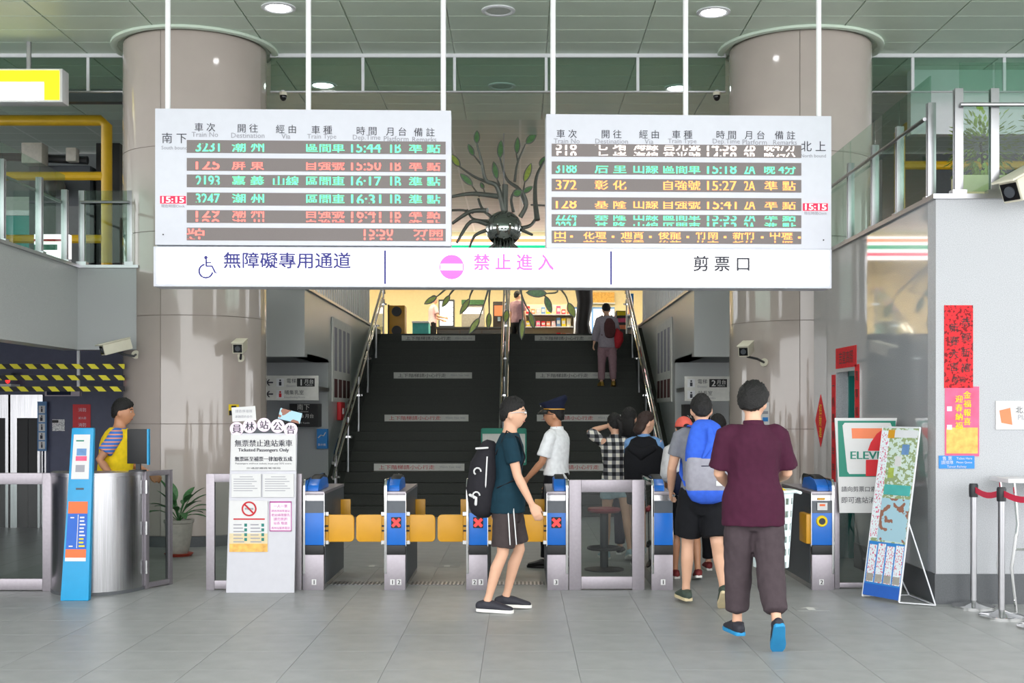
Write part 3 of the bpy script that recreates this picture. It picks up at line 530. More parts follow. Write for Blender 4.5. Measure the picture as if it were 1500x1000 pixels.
# ---------------------------------------------------------------- ticket gates
GY, GL = 11.0, 1.25; gs = F / GY
def ticket_gate(px0, px1, fin, nums, screen, flaps, label, kind='exit'):
    x0, x1 = PX(px0, GY), PX(px1, GY); t = thing('ticket_gate', label, 'ticket gate', ((x0 + x1) / 2, GY, 0), 0, 'automatic ticket gates')
    ft = .024; d = 1 if fin == 'left' else -1
    fx0, fx1 = (x0, x0 + ft) if d > 0 else (x1 - ft, x1)           # fin plate on the outer edge
    bx0, bx1 = (x0 + ft, x1) if d > 0 else (x0, x1 - ft)
    z = lambda py: EYE + (HZ - py) / gs
    obj('cabinet', MB().box(bx0, bx1, GY + .02, GY + GL, 0, z(722)), 'steel', t, bevel=.006)
    obj('side_panel', MB().box(*((bx1, bx1 + .004) if d > 0 else (bx0 - .004, bx0)), GY + .06, GY + GL - .04, .05, z(724)), 'dark_grey', t)
    obj('foot_plate', MB().box(x0, x1, GY - .012, GY + .03, 0, z(812)), 'steel_matte', t, bevel=.004)
    obj('sensor_band', MB().box(bx0 - .002, bx1 + .002, GY - .02, GY + .03, z(812), z(798)), 'black', t, bevel=.008)
    obj('front_panel', MB().box(bx0, bx1, GY - .008, GY + .03, z(798), z(751)), 'gate_blue', t, bevel=.004)
    obj('upper_panel', MB().hexa([(bx0, GY - .004, z(751)), (bx1, GY - .004, z(751)), (bx1, GY + .1, z(751)), (bx0, GY + .1, z(751)), (bx0, GY + .03, z(726)), (bx1, GY + .03, z(726)), (bx1, GY + .1, z(726)), (bx0, GY + .1, z(726))]), 'gate_band', t)
    obj('top_plate', MB().box(bx0 - .002, bx1 + .002, GY + .01, GY + GL, z(725), z(720)), 'steel_matte', t, bevel=.003)
    # fin: thin upright with a rounded front corner
    prof = [(GY - .02, z(840)), (GY - .02, z(716))] + [(GY + .06 - .08 * math.cos(R(a)), z(716) + .09 * math.sin(R(a))) for a in range(10, 91, 10)] + [(GY + GL - .15, z(716) + .09), (GY + GL, z(716) + .02), (GY + GL, z(840))]
    fn = obj('fin', MB().prism(prof, 'x', fx0, fx1), 'chrome', t, bevel=.004)
    hx0, hx1 = (fx1, fx1 + (bx1 - bx0) * .62) if d > 0 else (fx0 - (bx1 - bx0) * .62, fx0)
    hp = [(GY + .08, z(720)), (GY + .1, z(712)), (GY + .2, z(704)), (GY + .4, z(701)), (GY + .62, z(704)), (GY + .7, z(720))]
    obj('reader_hood', MB().prism(hp, 'x', hx0, hx1), 'gate_blue', t, bevel=.01)
    hp2 = [(GY + .16, z(712)), (GY + .26, z(700)), (GY + .42, z(697.5)), (GY + .62, z(701)), (GY + .68, z(714))]
    obj('reader_cover', MB().prism(hp2, 'x', hx0 + .012, hx1 - .006), 'black', t, bevel=.008)
    ex0, ex1 = (bx1, bx1 + .006) if d > 0 else (bx0 - .006, bx0)
    obj('edge_strip', MB().box(ex0, ex1, GY - .004, GY + .03, z(800), z(722)), 'chrome', t)
    n = len(nums)
    for i, c in enumerate(nums):
        xc = (bx0 + bx1) / 2 + (i - (n - 1) / 2) * .058 - .004
        pl = obj('number_plate', MB().box(xc - .02, xc + .02, GY - .015, GY - .012, z(856), z(848)), 'paper', t)
        text(pl, c, xc, GY - .017, z(852), 'black', h=.036, name='number', bold=.003)
    text(t, 'AUTO GATE', (bx0 + bx1) / 2, GY - .0135, z(859.5), 'ink_soft', wd=.07, name='small_print')
    xc = (bx0 + bx1) / 2
    if screen == 'x':
        s_ = obj('display', MB().box(xc - .045, xc + .045, GY - .014, GY - .008, z(773), z(757)), 'black', t)
        for a in (1, -1):
            c0, c1, w_ = .033, z(765), .0085; mb = MB()
            p = [(-c0 - w_, -c0*a + w_*a), (-c0 + w_, -c0*a - w_*a), (c0 + w_, c0*a - w_*a), (c0 - w_, c0*a + w_*a)]
            mb.add([(xc + q[0], GY - .016 - .0005*a, c1 + q[1]) for q in p], [(0, 1, 2, 3)]); obj('cross_bar', mb, 'x_red', s_, recalc=False)
    for fl in flaps:
        q = 1 if fl == 'right' else -1; e = x1 if q > 0 else x0; a, b = e + q * .03, e + q * .262; fy = GY + .06
        f = obj('flap', MB().prism(rrect(min(a, b), max(a, b), z(794.5), z(754.5), .04, 5, (q > 0, q < 0, q < 0, q > 0)), 'y', fy, fy + .045), 'gate_yellow', t, bevel=.008)
        obj('hinge_plate', MB().box(min(e, a), max(e, a), fy + .005, fy + .04, z(793), z(757)), 'gate_yellow', f)
        for zz in (z(753), z(795)): obj('bracket', MB().box(min(e - .004*q, a + .004*q), max(e - .004*q, a + .004*q), fy - .01, fy + .05, zz - .016, zz + .016), 'chrome', f)
        for zz in (z(771), z(778)): obj('stop', MB().box(min(e, a), max(e, a), fy - .004, fy + .006, zz - .008, zz + .008), 'black', f)
        # second flap pair deeper in the lane
        f2 = obj('rear_flap', MB().box(min(e, e + q*.1), max(e, e + q*.1), GY + 1.0, GY + 1.03, .45, .74), 'gate_yellow', t, bevel=.008)
    if kind == 'reader':
        rc = obj('card_reader', MB().loft([(xc, GY - .008, z(763)), (xc, GY - .022, z(763))], [.052, .046], 24, cap='flat'), 'yellow_ink', t)
        obj('reader_dot', MB().loft([(xc, GY - .02, z(763)), (xc, GY - .026, z(763))], [.03, .028], 20, cap='flat'), 'dark_plastic', rc)
        obj('sticker', MB().box(xc - .04, xc + .05, GY - .01, GY + .0, z(747), z(736)), 'paper', t); obj('sticker_print', MB().box(xc - .02, xc + .03, GY - .0105, GY - .009, z(741), z(738)), 'orange_ink', t)
        obj('slot_light', MB().box(xc - .035, xc + .03, GY - .004, GY + .02, z(732), z(729)), 'gate_yellow', t)
        obj('parked_flap', MB().box(x0 - .045, x0 + .01, GY + .02, GY + .3, z(797), z(753)), 'gate_yellow', t, bevel=.015)
ticket_gate(443.5, 474.5, 'left', '1', None, ['right'], 'leftmost blue ticket gate, numbered 1, with no cross')
ticket_gate(563, 594, 'left', '12', 'x', ['left', 'right'], 'ticket gate marked 1 2 with a red cross between yellow flaps')
ticket_gate(683, 714, 'left', '23', 'x', ['left', 'right'], 'ticket gate marked 2 3 with a red cross behind the man in teal')
ticket_gate(801.5, 832.5, 'right', '3', 'x', ['left'], 'ticket gate marked 3 with a red cross beside the wide glass gate')
ticket_gate(954, 985.5, 'left', '1', None, [], 'blue ticket gate right of the wide glass gate, without flaps')
ticket_gate(1189, 1222, 'right', '2', None, [], 'rightmost ticket gate with a yellow ring card reader', 'reader')
# floor grating strips in the lanes
for a, b, nm in ((478, 560, 'first'), (598, 680, 'second'), (718, 798, 'third')):
    x0, x1 = PX(a, 11.35), PX(b, 11.35); t = thing('floor_grating', 'ribbed steel floor strip in the %s gate lane from the left' % nm, 'floor strip', ((x0 + x1)/2, 11.4, 0), 0, 'ribbed lane strips')
    obj('base', MB().box(x0, x1, 11.3, 11.52, 0, .003), 'plinth', t)
    for k in range(14): obj('rib', MB().box(x0 + (x1 - x0) * (k + .2) / 14, x0 + (x1 - x0) * (k + .65) / 14, 11.31, 11.51, .003, .006), 'steel_plain', t)
# glass gates and fences
def glass_frame(name, label, cat, a, b, z1, fr=.075, group=None, parent=None, hinge=False, z0=.0):
    """steel frame with a pane from plan point a to b"""
    a, b = Vector((*a, 0)), Vector((*b, 0)); L = (b - a).length; t = thing(name, label, cat, a, math.atan2(b.y - a.y, b.x - a.x), group)
    for nm, bx in (('post', (0, fr, 0 if z0 == 0 else z0, z1)), ('post', (L - fr, L, 0 if z0 == 0 else z0, z1)), ('top_rail', (fr, L - fr, z1 - fr, z1)), ('bottom_rail', (fr, L - fr, z0 + .01, z0 + .01 + fr))):
        obj(nm, MB().box(bx[0], bx[1], -.025, .025, bx[2], bx[3]), 'steel_matte', t, bevel=.004, local=True)
    obj('pane', MB().box(fr, L - fr, -.005, .005, z0 + .01 + fr, z1 - fr), 'glass_grey', t, local=True)
    if hinge:
        for zz in (.2, .55, .92): obj('hinge', MB().cyl(.0, -.03, zz - .06, zz + .06, .013, 10), 'chrome', t, local=True)
    return t
glass_frame('glass_gate', 'wide steel framed glass gate with a stool behind it', 'gate', (PX(833.5, 11), 11.02), (PX(944, 11), 11.02), .985, .11)
glass_frame('glass_fence', 'steel framed glass fence at the far left edge', 'fence', (-6.1, 10.95), (PX(80, 10.95), 10.95), 1.05, .1)
glass_frame('glass_fence', 'steel framed glass fence behind the white notice board', 'fence', (PX(302, 11), 11.02), (PX(442, 11), 11.02), 1.04, .075)
glass_frame('glass_fence', 'low glass fence behind the green and white shop poster', 'fence', (PX(1226, 11), 11.1), (XR - .02, 11.1), .96, .045)
glass_frame('glass_door', 'narrow glass door hinged on the curved steel counter', 'gate', (PX(208, 11.0), 11.05), (PX(250, 11.38), 11.38), 1.06, .045, hinge=True)
# ---------------------------------------------------------------- left side: counter, kiosk, board, plant, lifts
t = thing('service_counter', 'curved brushed steel service counter', 'counter', (-3.79, 11.05, 0))
ccx, ccy, cr = -3.79, 11.1, .41
prof = [(ccx + cr * math.cos(R(a)), ccy + cr * 1.2 * math.sin(R(a))) for a in range(180, 361, 6)]
obj('body', MB().prism(prof, 'z', .0, 1.03), 'steel', t, angle=25); obj('kick_plate', MB().prism([(ccx + (p[0] - ccx) * 1.004, ccy + (p[1] - ccy) * 1.004) for p in prof], 'z', 0, .03), 'plinth', t, angle=25)
obj('counter_top', MB().prism([(ccx + (p[0] - ccx) * 1.01, ccy + (p[1] - ccy) * 1.01) for p in prof], 'z', 1.03, 1.062), 'steel_plain', t, angle=25)
t = thing('computer_monitor', 'black computer monitor on the steel counter', 'monitor', (PX(202, 11.0), 11.0, 1.062))
xm = PX(202, 11.0)
obj('screen', MB().box(xm - .095, xm + .095, 10.99, 11.03, 1.13, 1.44), 'black', t, bevel=.008); obj('bezel', MB().box(xm + .085, xm + .1, 10.985, 11.032, 1.12, 1.44), 'kiosk_cyan', t); obj('foot', MB().box(xm - .06, xm + .06, 10.93, 11.06, 1.062, 1.075).box(xm - .02, xm + .02, 11.0, 11.03, 1.07, 1.16), 'dark_plastic', t)
# leaning cyan information post
kx, ky = -3.76, 10.36; t = thing('information_post', 'leaning bright blue information post in front of the counter', 'information post', (kx, ky, 0))
lean = lambda z: (ky + .2 * z / 1.457); kw = lambda z: .12 - .025 * z / 1.457
def kq(u, v, off=.0): return (kx + u * kw(v), lean(v) - off, v)
obj('body', MB().hexa([(kx - .12, ky, 0), (kx + .12, ky, 0), (kx + .12, ky + .07, 0), (kx - .12, ky + .07, 0), (kx - .095, ky + .2, 1.457), (kx + .095, ky + .2, 1.457), (kx + .095, ky + .25, 1.457), (kx - .095, ky + .25, 1.457)]), 'kiosk_cyan', t, bevel=.012)
def kcard(nm, u0, u1, v0, v1, m, off=.003):
    return obj(nm, MB().add([kq(u0, v0, off), kq(u1, v0, off), kq(u1, v1, off), kq(u0, v1, off)], [(0, 1, 2, 3)]), m, t, recalc=False)
kcard('notice', -.75, .72, 1.02, 1.4, 'paper')
for nm, u0, u1, v0, v1, m in (('print_line', -.5, .2, 1.34, 1.352, 'seven_green'), ('print_block', -.4, .45, 1.22, 1.28, 'cloth_lblue'), ('print_block', -.45, .5, 1.175, 1.215, 'pink_print'), ('print_block', -.42, .35, 1.08, 1.14, 'ink_soft')): kcard(nm, u0, u1, v0, v1, m, .005)
kcard('route_map', -.82, .72, .42, .83, 'poster_blue'); kcard('map_header', -.82, .72, .73, .83, 'orange_ink', .005); kcard('map_footer', -.82, .72, .36, .43, 'orange_ink', .005); kcard('map_margin', -.82, .72, .33, .36, 'paper', .005); kcard('slot', -.3, .35, .93, .945, 'dark_grey', .004)
kcard('route_line', -.02, .03, .44, .72, 'paper', .006)
for k in range(9): kcard('station_name', .15, .5 + .1 * (k % 3 == 0), .45 + .03 * k, .463 + .03 * k, 'yellow_ink' if k in (0, 1, 2) else 'paper', .006)
kcard('station_name', -.6, -.3, .69, .70, 'paper', .006); kcard('station_name', -.6, -.3, .45, .46, 'paper', .006)
# standing announcement board
ay = 10.83; t = thing('announcement_board', 'tall white announcement board with round title letters and posters', 'notice board', (-2.28, ay, 0))
ax = lambda p: PX(p, ay); az = lambda q: PZ(q, ay)
obj('panel', MB().hexa([(ax(331), ay, 0), (ax(431), ay, 0), (ax(431), ay + .03, 0), (ax(331), ay + .03, 0), (ax(337), ay + .03, az(634)), (ax(434), ay + .03, az(634)), (ax(434), ay + .06, az(634)), (ax(337), ay + .06, az(634))]), 'panel_white', t, bevel=.004)
obj('rear_stay', MB().box(ax(345), ax(355), ay + .05, ay + .17, 0, .03).box(ax(410), ax(420), ay + .05, ay + .17, 0, .03).box(ax(345), ax(420), ay + .12, ay + .15, 0, .5), 'steel_plain', t)
obj('title_band', MB().box(ax(338), ax(433), ay + .03, ay + .055, az(636), az(622)), 'dark_grey', t)
for (p, q), c in zip(((346, 628), (365, 624), (386, 622), (406, 624), (425, 629)), '員林站公告'):
    mb = MB().loft([(ax(p), ay + .028, az(q)), (ax(p), ay + .018, az(q))], [.061, .061], 24, cap='flat'); d_ = obj('title_disc', mb, 'pink_paper', t)
    text(d_, c, ax(p), ay + .016, az(q), 'ink', h=.075, name='title_letter', bold=.003)
sg_ = obj('header_plate', MB().box(ax(338), ax(433), ay + .01, ay + .03, az(689), az(637)), 'paper', t)
for s_, q, wp, hh in (('無票禁止進站乘車', 649, 84, 10), ('Ticketed Passengers Only', 659.5, 74, 6.5), ('無票區至補票一律加收五成', 672, 84, 7), ('Passengers without tickets must pay 50% extra', 679, 82, 3), ('交通部鐵路管理局', 685.5, 50, 2.6)):
    text(sg_, s_, ax(385.5), ay + .008, az(q), 'ink', wd=wp * ay / F, h=hh * ay / F, bold=.003 if hh > 5 else 0)
for x0, x1 in ((339, 382), (385, 430)):
    sh_ = obj('printed_sheet', MB().box(ax(x0), ax(x1), ay + .002, ay + .022, az(728), az(694)), 'paper', t)
    for k_ in range(7): obj('text_line', MB().box(ax(x0 + (12 if k_ == 0 else 3)), ax(x1 - (12 if k_ == 0 else 3 + (k_ * 7) % 11)), ay + .001, ay + .002, az(698.6 + k_ * 3.4), az(697.6 + k_ * 3.4)), 'ink_soft', sh_)
y_ = obj('yellow_poster', MB().box(ax(336), ax(392), ay - .002, ay + .018, az(808), az(733)), 'paper', t)
obj('gold_band', MB().box(ax(336), ax(392), ay - .003, ay - .002, az(808), az(796)), 'gold_print', y_); obj('gold_wash', MB().box(ax(336), ax(392), ay - .0028, ay - .002, az(796), az(781)), 'sole_cream', y_)
mb = MB(); ring(mb, ax(365), az(745), .052, .066, ay - .005); mb.add([(ax(365) - .045, ay - .0055, az(745) + .035), (ax(365) - .035, ay - .0055, az(745) + .045), (ax(365) + .045, ay - .0055, az(745) - .035), (ax(365) + .035, ay - .0055, az(745) - .045)], [(0, 1, 2, 3)])
obj('ban_symbol', mb, 'ink_red', y_, recalc=False); text(y_, '禁帶危險', ax(365), ay - .0045, az(745), 'ink', wd=.075)
for i in range(2):
    for k in range(6): obj('text_line', MB().box(ax(342 + 25*i), ax(354 + 25*i + (k % 3) * 2), ay - .004, ay - .003, az(769 + k * 5), az(767.4 + k * 5)), 'ink_soft', y_)
    for k in range(4): obj('pictogram', MB().box(ax(358 + 25*i), ax(362 + 25*i), ay - .004, ay - .003, az(771 + k * 7), az(766.5 + k * 7)), 'teal_paint', y_)
obj('headline', MB().box(ax(342), ax(388), ay - .004, ay - .003, az(761), az(759)), 'ink_red', y_)
pk = obj('pink_poster', MB().box(ax(395), ax(427), ay + .0, ay + .02, az(778), az(734)), 'pink_paper', t)
for s_, q in (('一人一票', 741), ('請依序排隊進站', 748), ('老幼婦孺優先', 754), ('請勿奔跑', 760), ('站長 敬啟', 766), ('員林站服務電話', 773)): text(pk, s_, ax(411), ay - .002, az(q), 'magenta_ink', wd=(20 if len(s_) < 6 else 27) * ay / F)
obj('pink_frame', MB().box(ax(395), ax(427), ay - .001, ay, az(778), az(776.5)).box(ax(395), ax(427), ay - .001, ay, az(736), az(734)).box(ax(395), ax(396), ay - .001, ay, az(778), az(734)).box(ax(426), ax(427), ay - .001, ay, az(778), az(734)), 'magenta_ink', pk)
def tilted(nm, px, py, wpx, hpx, ang, m, y):
    c, s_ = math.cos(R(ang)), math.sin(R(ang)); k = ay / F; pts = []
    for yy in (y, y + .004):
        for u, v in ((-wpx/2, -hpx/2), (wpx/2, -hpx/2), (wpx/2, hpx/2), (-wpx/2, hpx/2)): pts.append((ax(px) + (u*c - v*s_)*k, yy, az(py) + (u*s_ + v*c)*k))
    return obj(nm, MB().hexa([pts[0], pts[1], pts[5], pts[4], pts[3], pts[2], pts[6], pts[7]]), m, t)
tp = tilted('taped_note', 356, 606, 35, 21, 4, 'paper', ay + .032)
text(tp, '請依序排隊', ax(356), ay + .03, az(602), 'ink_soft', wd=.15); text(tp, '謝謝您的合作', ax(356), ay + .03, az(610), 'ink_soft', wd=.15)
tilted('taped_photo', 423, 609, 33, 16, -14, 'print_scene', ay + .06)
# potted plant
px_, py_ = PX(262, 13.6), 13.6; t = thing('potted_plant', 'leafy green plant in a grey pot beside the left column', 'plant', (px_, py_, 0))
obj('saucer', MB().lathe(px_, py_, [(.13, 0), (.16, .03), (.15, .035), (.1, .02)], 24), 'saucer', t)
obj('pot', MB().lathe(px_, py_, [(.09, .02), (.11, .06), (.135, .2), (.15, .36), (.165, .37), (.165, .4), (.14, .4), (.135, .37), (.02, .36)], 28), 'pot', t); obj('soil', MB().cyl(px_, py_, .36, .375, .136, 20), 'soil', t)
def leaf_blade(mb, base, d, L, wd, droop=.3, n=6):
    d = Vector(d).normalized(); s_ = d.cross(Vector((0, 0, 1)));
    if s_.length < .1: s_ = Vector((1, 0, 0))
    s_.normalize(); nrm = s_.cross(d); p = Vector(base); vs = []; fs = []; dd = d.copy()
    for k in range(n + 1):
        u = k / n; wv = wd * math.sin(math.pi * min(1, .06 + u * .94)) ** .8 * (1 - .25 * u)
        vs += [p - s_ * wv, p + nrm * wv * -.25, p + s_ * wv]; dd = (dd + Vector((0, 0, -droop / n))).normalized(); p = p + dd * L / n
    for k in range(n): o = 3 * k; fs += [(o, o+1, o+4, o+3), (o+1, o+2, o+5, o+4)]
    off = Vector((0, 0, .0015)); m = len(vs); vs2 = [v - nrm * .002 for v in vs]
    mb.add(vs + vs2, fs + [tuple(i + m for i in q[::-1]) for q in fs])
for k in range(22):
    a = k * 2.4; e = .4 + .5 * ((k * 37) % 10) / 10; z = .4 + .012 * k; d = Vector((math.cos(a) * (1.1 - e), math.sin(a) * (1.1 - e), e)); b = Vector((px_, py_, .38)); tip = b + d * (.2 + .007 * k)
    lf = obj('leaf', (lambda m: (leaf_blade(m, tip, d + Vector((0, 0, -.2)), .2 + .04 * (k % 3), .05, .9), m)[1])(MB()), 'leaf', t, recalc=False); obj('stem', MB().tube([b, (b + tip) / 2 + Vector((0, 0, .02)), tip], .005, 6), 'leaf', lf)
# lifts and lobby details
s = F / LY; lx = lambda p: PX(p, LY); lz = lambda q: PZ(q, LY)
for nm, a, b, lbl in (('lift', -60, 10, 'steel lift doorway cut by the left edge'), ('lift', 27, 57, 'steel lift doorway nearest the sign strip')):
    t = thing(nm, lbl, 'lift', (lx((a + b) / 2), LY, 0))
    obj('frame', MB().box(lx(a) - .12, lx(a), LY - .05, LY, 0, lz(578)).box(lx(b), lx(b) + .07, LY - .05, LY, 0, lz(578)).box(lx(a), lx(b), LY - .05, LY, lz(612), lz(578)), 'steel', t); obj('door_panel', MB().box(lx(a), (lx(a) + lx(b))/2 - .004, LY - .02, LY, 0, lz(612)), 'black', t); obj('door_panel', MB().box((lx(a) + lx(b))/2 + .004, lx(b), LY - .02, LY, 0, lz(612)), 'black', t)
t = thing('lift_sign', 'tall pale blue pictogram strip beside the lift', 'sign', (lx(66), LY, 0)); Yf = LY - .1
obj('strip', MB().box(lx(59), lx(72), Yf, Yf + .03, lz(660), lz(588)), 'cloth_lblue', t); obj('stand', MB().box(lx(60), lx(62), Yf + .01, Yf + .03, 0, lz(660)).box(lx(69), lx(71), Yf + .01, Yf + .03, 0, lz(660)), 'steel_plain', t)
for k in range(5):
    q = obj('pictogram', MB().box(lx(61), lx(70), Yf - .004, Yf, lz(605 + 13 * k), lz(594 + 13 * k)), 'paper', t); cxx, czz = lx(65.5), lz(599.5 + 13 * k)
    mb = MB(); ring(mb, cxx, czz + .03, 0, .011, Yf - .006, n=10); mb.box(cxx - .01 - .012 * (k % 2), cxx + .012, Yf - .006, Yf - .005, czz - .035, czz + .014); obj('figure', mb, 'ink', q)
t = thing('wall_notice', 'small white notice on the lift lobby wall', 'notice', (lx(85), LY, lz(631))); obj('sheet', MB().box(lx(77), lx(95), LY - .012, LY, lz(631), lz(614)), 'print_small', t); obj('header', MB().box(lx(77), lx(86), LY - .014, LY - .012, lz(619), lz(615)), 'black', t)
t = thing('red_poster', 'dark red poster on the lift lobby wall', 'poster', (lx(120), LY, lz(650))); obj('sheet', MB().box(lx(107), lx(133), LY - .012, LY, lz(650), lz(592)), 'seven_red', t)
for q in (600, 612, 622): text(t, '消防' if q != 612 else '滅火器', lx(121), LY - .014, lz(q), 'pink_paper', wd=.11)
for k, q in enumerate((536.5, 553, 569.5)):
    Y = 14.66; o = obj('hazard_tape', MB().box(-7.4, -4.72, Y, Y + .004, PZ(q + 3.6, Y), PZ(q - 3.6, Y)), 'hazard')
    tag(o, '%s yellow and black hazard tape across the lift lobby' % ('topmost', 'middle', 'lowest')[k], 'hazard tape', 'hazard tapes over the lobby')
t = thing('hanging_screen', 'small dark screen hanging from a white pole in the lift lobby', 'screen', (PX(95, 15.2), 15.2, 1.75))
Y = 15.2; obj('pole', MB().box(PX(112.5, Y), PX(116.5, Y), Y, Y + .03, PZ(575, Y), SL - .35), 'white_paint', t); obj('screen', MB().box(PX(67, Y), PX(118, Y), Y - .03, Y + .04, PZ(580, Y), PZ(572, Y)), 'cloth_lilac', t); obj('panel', MB().box(PX(70, Y), PX(105, Y), Y - .034, Y - .03, PZ(578.5, Y), PZ(573, Y)), 'navy', t)
t = thing('lobby_lamp', 'small white emergency lamp with a red light in the lift lobby', 'lamp', (PX(8, 16.5), 16.5, PZ(566, 16.5)))
Y = 16.6; obj('case', MB().box(PX(0, Y), PX(16, Y), Y, LY, PZ(567, Y), PZ(562, Y)), 'white_paint', t); obj('red_light', MB().ell((PX(9, Y), Y + .05, PZ(557, Y)), (.03, .03, .04)), 'x_red', t); obj('bracket', MB().box(PX(4, Y), PX(6, Y), Y + .05, Y + .1, PZ(562, Y), PZ(548, Y)).box(PX(0, Y), PX(14, Y), Y + .05, LY, PZ(549, Y), PZ(546, Y)), 'dark_grey', t)
# wayfinding signs next to the stairs
def way_sign(label, x0, x1, y0, y1, Y, rows, arrow, tag_no, roomtxt):
    t = thing('way_sign', label, 'direction sign', (PX((x0+x1)/2, Y), Y, PZ(y1, Y))); a = lambda p: PX(p, Y); b = lambda q: PZ(q, Y)
    obj('panel', MB().box(a(x0), a(x1), Y, Y + .05, b(y1), b(y0)), 'paper_grey', t, bevel=.004); obj('fixing', MB().box(a(x0 + 8), a(x1 - 8), Y + .05, 19.2, b((y0+y1)/2) - .03, b((y0+y1)/2) + .03), 'steel_plain', t)
    for k, yy in enumerate((y0 + 10, y0 + 27)):
        sh = 0 if arrow else -18
        if arrow: obj('arrow', MB().box(a(x0 + 4), a(x0 + 13), Y - .003, Y, b(yy + 1), b(yy - 1)).add([(a(x0 + 2.5), Y - .003, b(yy)), (a(x0 + 7), Y - .003, b(yy - 5)), (a(x0 + 8.5), Y - .003, b(yy - 4.2)), (a(x0 + 5), Y - .003, b(yy)), (a(x0 + 8.5), Y - .003, b(yy + 4.2)), (a(x0 + 7), Y - .003, b(yy + 5))], [(0, 1, 2, 3), (0, 3, 4, 5)]), 'ink', t, recalc=False)
        px0 = x0 + 18 + sh + (4 if not arrow else 0); pc = obj('pictogram', MB().box(a(px0), a(px0 + 11), Y - .004, Y, b(yy + 6), b(yy - 6)), 'white_paint', t)
        mb = MB(); cx_, cz_ = a(px0 + 5.5), b(yy); ring(mb, cx_, cz_ + .03, 0, .014, Y - .006, n=10); mb.box(cx_ - .018, cx_ + .018, Y - .006, Y - .005, cz_ - .045, cz_ + .01); obj('figure', mb, 'ink_red' if k and arrow else 'ink', pc)
        tx = px0 + 22; text(t, rows[k][0], a(tx + (0 if k == 0 else 4)), Y - .003, b(yy - 2.5), 'ink', h=.065); text(t, rows[k][1], a(tx + (0 if k == 0 else 4)), Y - .003, b(yy + 5), 'ink_soft', wd=.14 if k == 0 else .3)
    nb = obj('platform_tag', MB().box(a(x1 - 31), a(x1 - 5), Y - .004, Y, b(y0 + 16), b(y0 + 4)), 'black', t); text(nb, tag_no, a(x1 - 25), Y - .006, b(y0 + 10), 'paper', h=.085, bold=.006); text(nb, '月台', a(x1 - 13.5), Y - .006, b(y0 + 8.5), 'paper', wd=.13); text(nb, 'Platform', a(x1 - 13.5), Y - .006, b(y0 + 13.5), 'paper', wd=.1)
way_sign('white direction sign with arrows to platform 1 lift', 387, 466, 550, 586, 17.6, (('電梯', 'Elevator'), ('哺集乳室', 'Breastfeeding Room')), True, '1', '')
way_sign('white direction sign to platform 2 lift', 1003, 1070, 551, 587, 17.6, (('電梯', 'Elevator'), ('站長室', 'Station Master Office')), False, '2', '')
for lbl, x0, x1, y0, y1, c, dr_ in (('black southbound platform sign under the white direction sign', 424, 465, 591, 625, ('南下', 'South bound', '1A 1B 月台', '員林 Yuanlin'), 0), ('black northbound platform sign behind the queue', 1003, 1040, 592, 626, ('北上', 'North bound', '2A 2B 月台', '員林 Yuanlin'), 0)):
    Y = 18.8; t = thing('platform_sign', lbl, 'direction sign', (PX((x0+x1)/2, Y), Y, PZ(y1, Y)), 0, 'black platform signs'); obj('panel', MB().box(PX(x0, Y), PX(x1, Y), Y, 19.2, PZ(y1, Y), PZ(y0, Y)), 'black', t)
    for s_, q, ww in zip(c, (y0 + 5, y0 + 11.5, y0 + 18, y0 + 28), (18, 14, 30, 18)): text(t, s_, PX((x0+x1)/2, Y), Y - .003, PZ(q, Y), 'paper_grey', wd=ww * Y / F)
Y = 19.05; t = thing('blue_notice', 'small bright blue notice on the wall left of the stairs', 'notice', (PX(472, Y), Y, PZ(657, Y))); obj('sheet', MB().box(PX(464, Y), PX(479, Y), Y, 19.2, PZ(657, Y), PZ(628, Y)), 'notice_blue', t)
obj('symbol', MB().tube([(PX(466, Y), Y - .002, PZ(641, Y)), (PX(470, Y), Y - .002, PZ(637, Y)), (PX(474, Y), Y - .002, PZ(638, Y)), (PX(477, Y), Y - .002, PZ(633, Y))], .008, 6), 'paper', t); text(t, '飲水機', PX(471.5, Y), Y - .003, PZ(651, Y), 'paper', wd=.12)
# cards on the columns
def on_col(ci, px, py, off=.004):
    cx, cy = COLS[ci]; Y = cy - CR
    for _ in range(12):
        x = PX(px, Y); Y = cy - math.sqrt(max(.01, (CR + off) ** 2 - (x - cx) ** 2))
    return Vector((PX(px, Y), Y, PZ(py, Y)))
def col_card(ci, x0, x1, y0, y1, m, parent, nm, off=.006):
    g = [[on_col(ci, x0 + (x1 - x0) * i / 4, y, off + o) for i in range(5)] for o in (0, -.005) for y in (y1, y0)]; mb = MB(); vs = [p for r_ in g for p in r_]
    return obj(nm, mb.add(vs, [(i, i+1, i+6, i+5) for i in range(4)] + [(i+10, i+15, i+16, i+11) for i in range(4)] + [(i, i+10, i+11, i+1) for i in range(4)] + [(i+5, i+6, i+16, i+15) for i in range(4)] + [(0, 5, 15, 10), (4, 14, 19, 9)]), m, parent)
p = on_col(0, 342, 608); t = thing('warning_sticker', 'small yellow and black sticker on the left column', 'sticker', p); col_card(0, 335, 350, 592, 608, 'yellow_ink', t, 'sticker'); col_card(0, 335.5, 349.5, 601, 608, 'black', t, 'symbol', .009); col_card(0, 339, 346, 594, 598, 'black', t, 'mark', .009)
p = on_col(1, 1118, 622); t = thing('paper_notice', 'white paper notice taped to the right column', 'notice', p); col_card(1, 1108, 1127, 589, 622, 'paper', t, 'sheet'); col_card(1, 1115, 1125, 602, 606, 'ink_soft', t, 'print', .009); col_card(1, 1117, 1125, 611, 617, 'notice_blue', t, 'print_mark', .009)
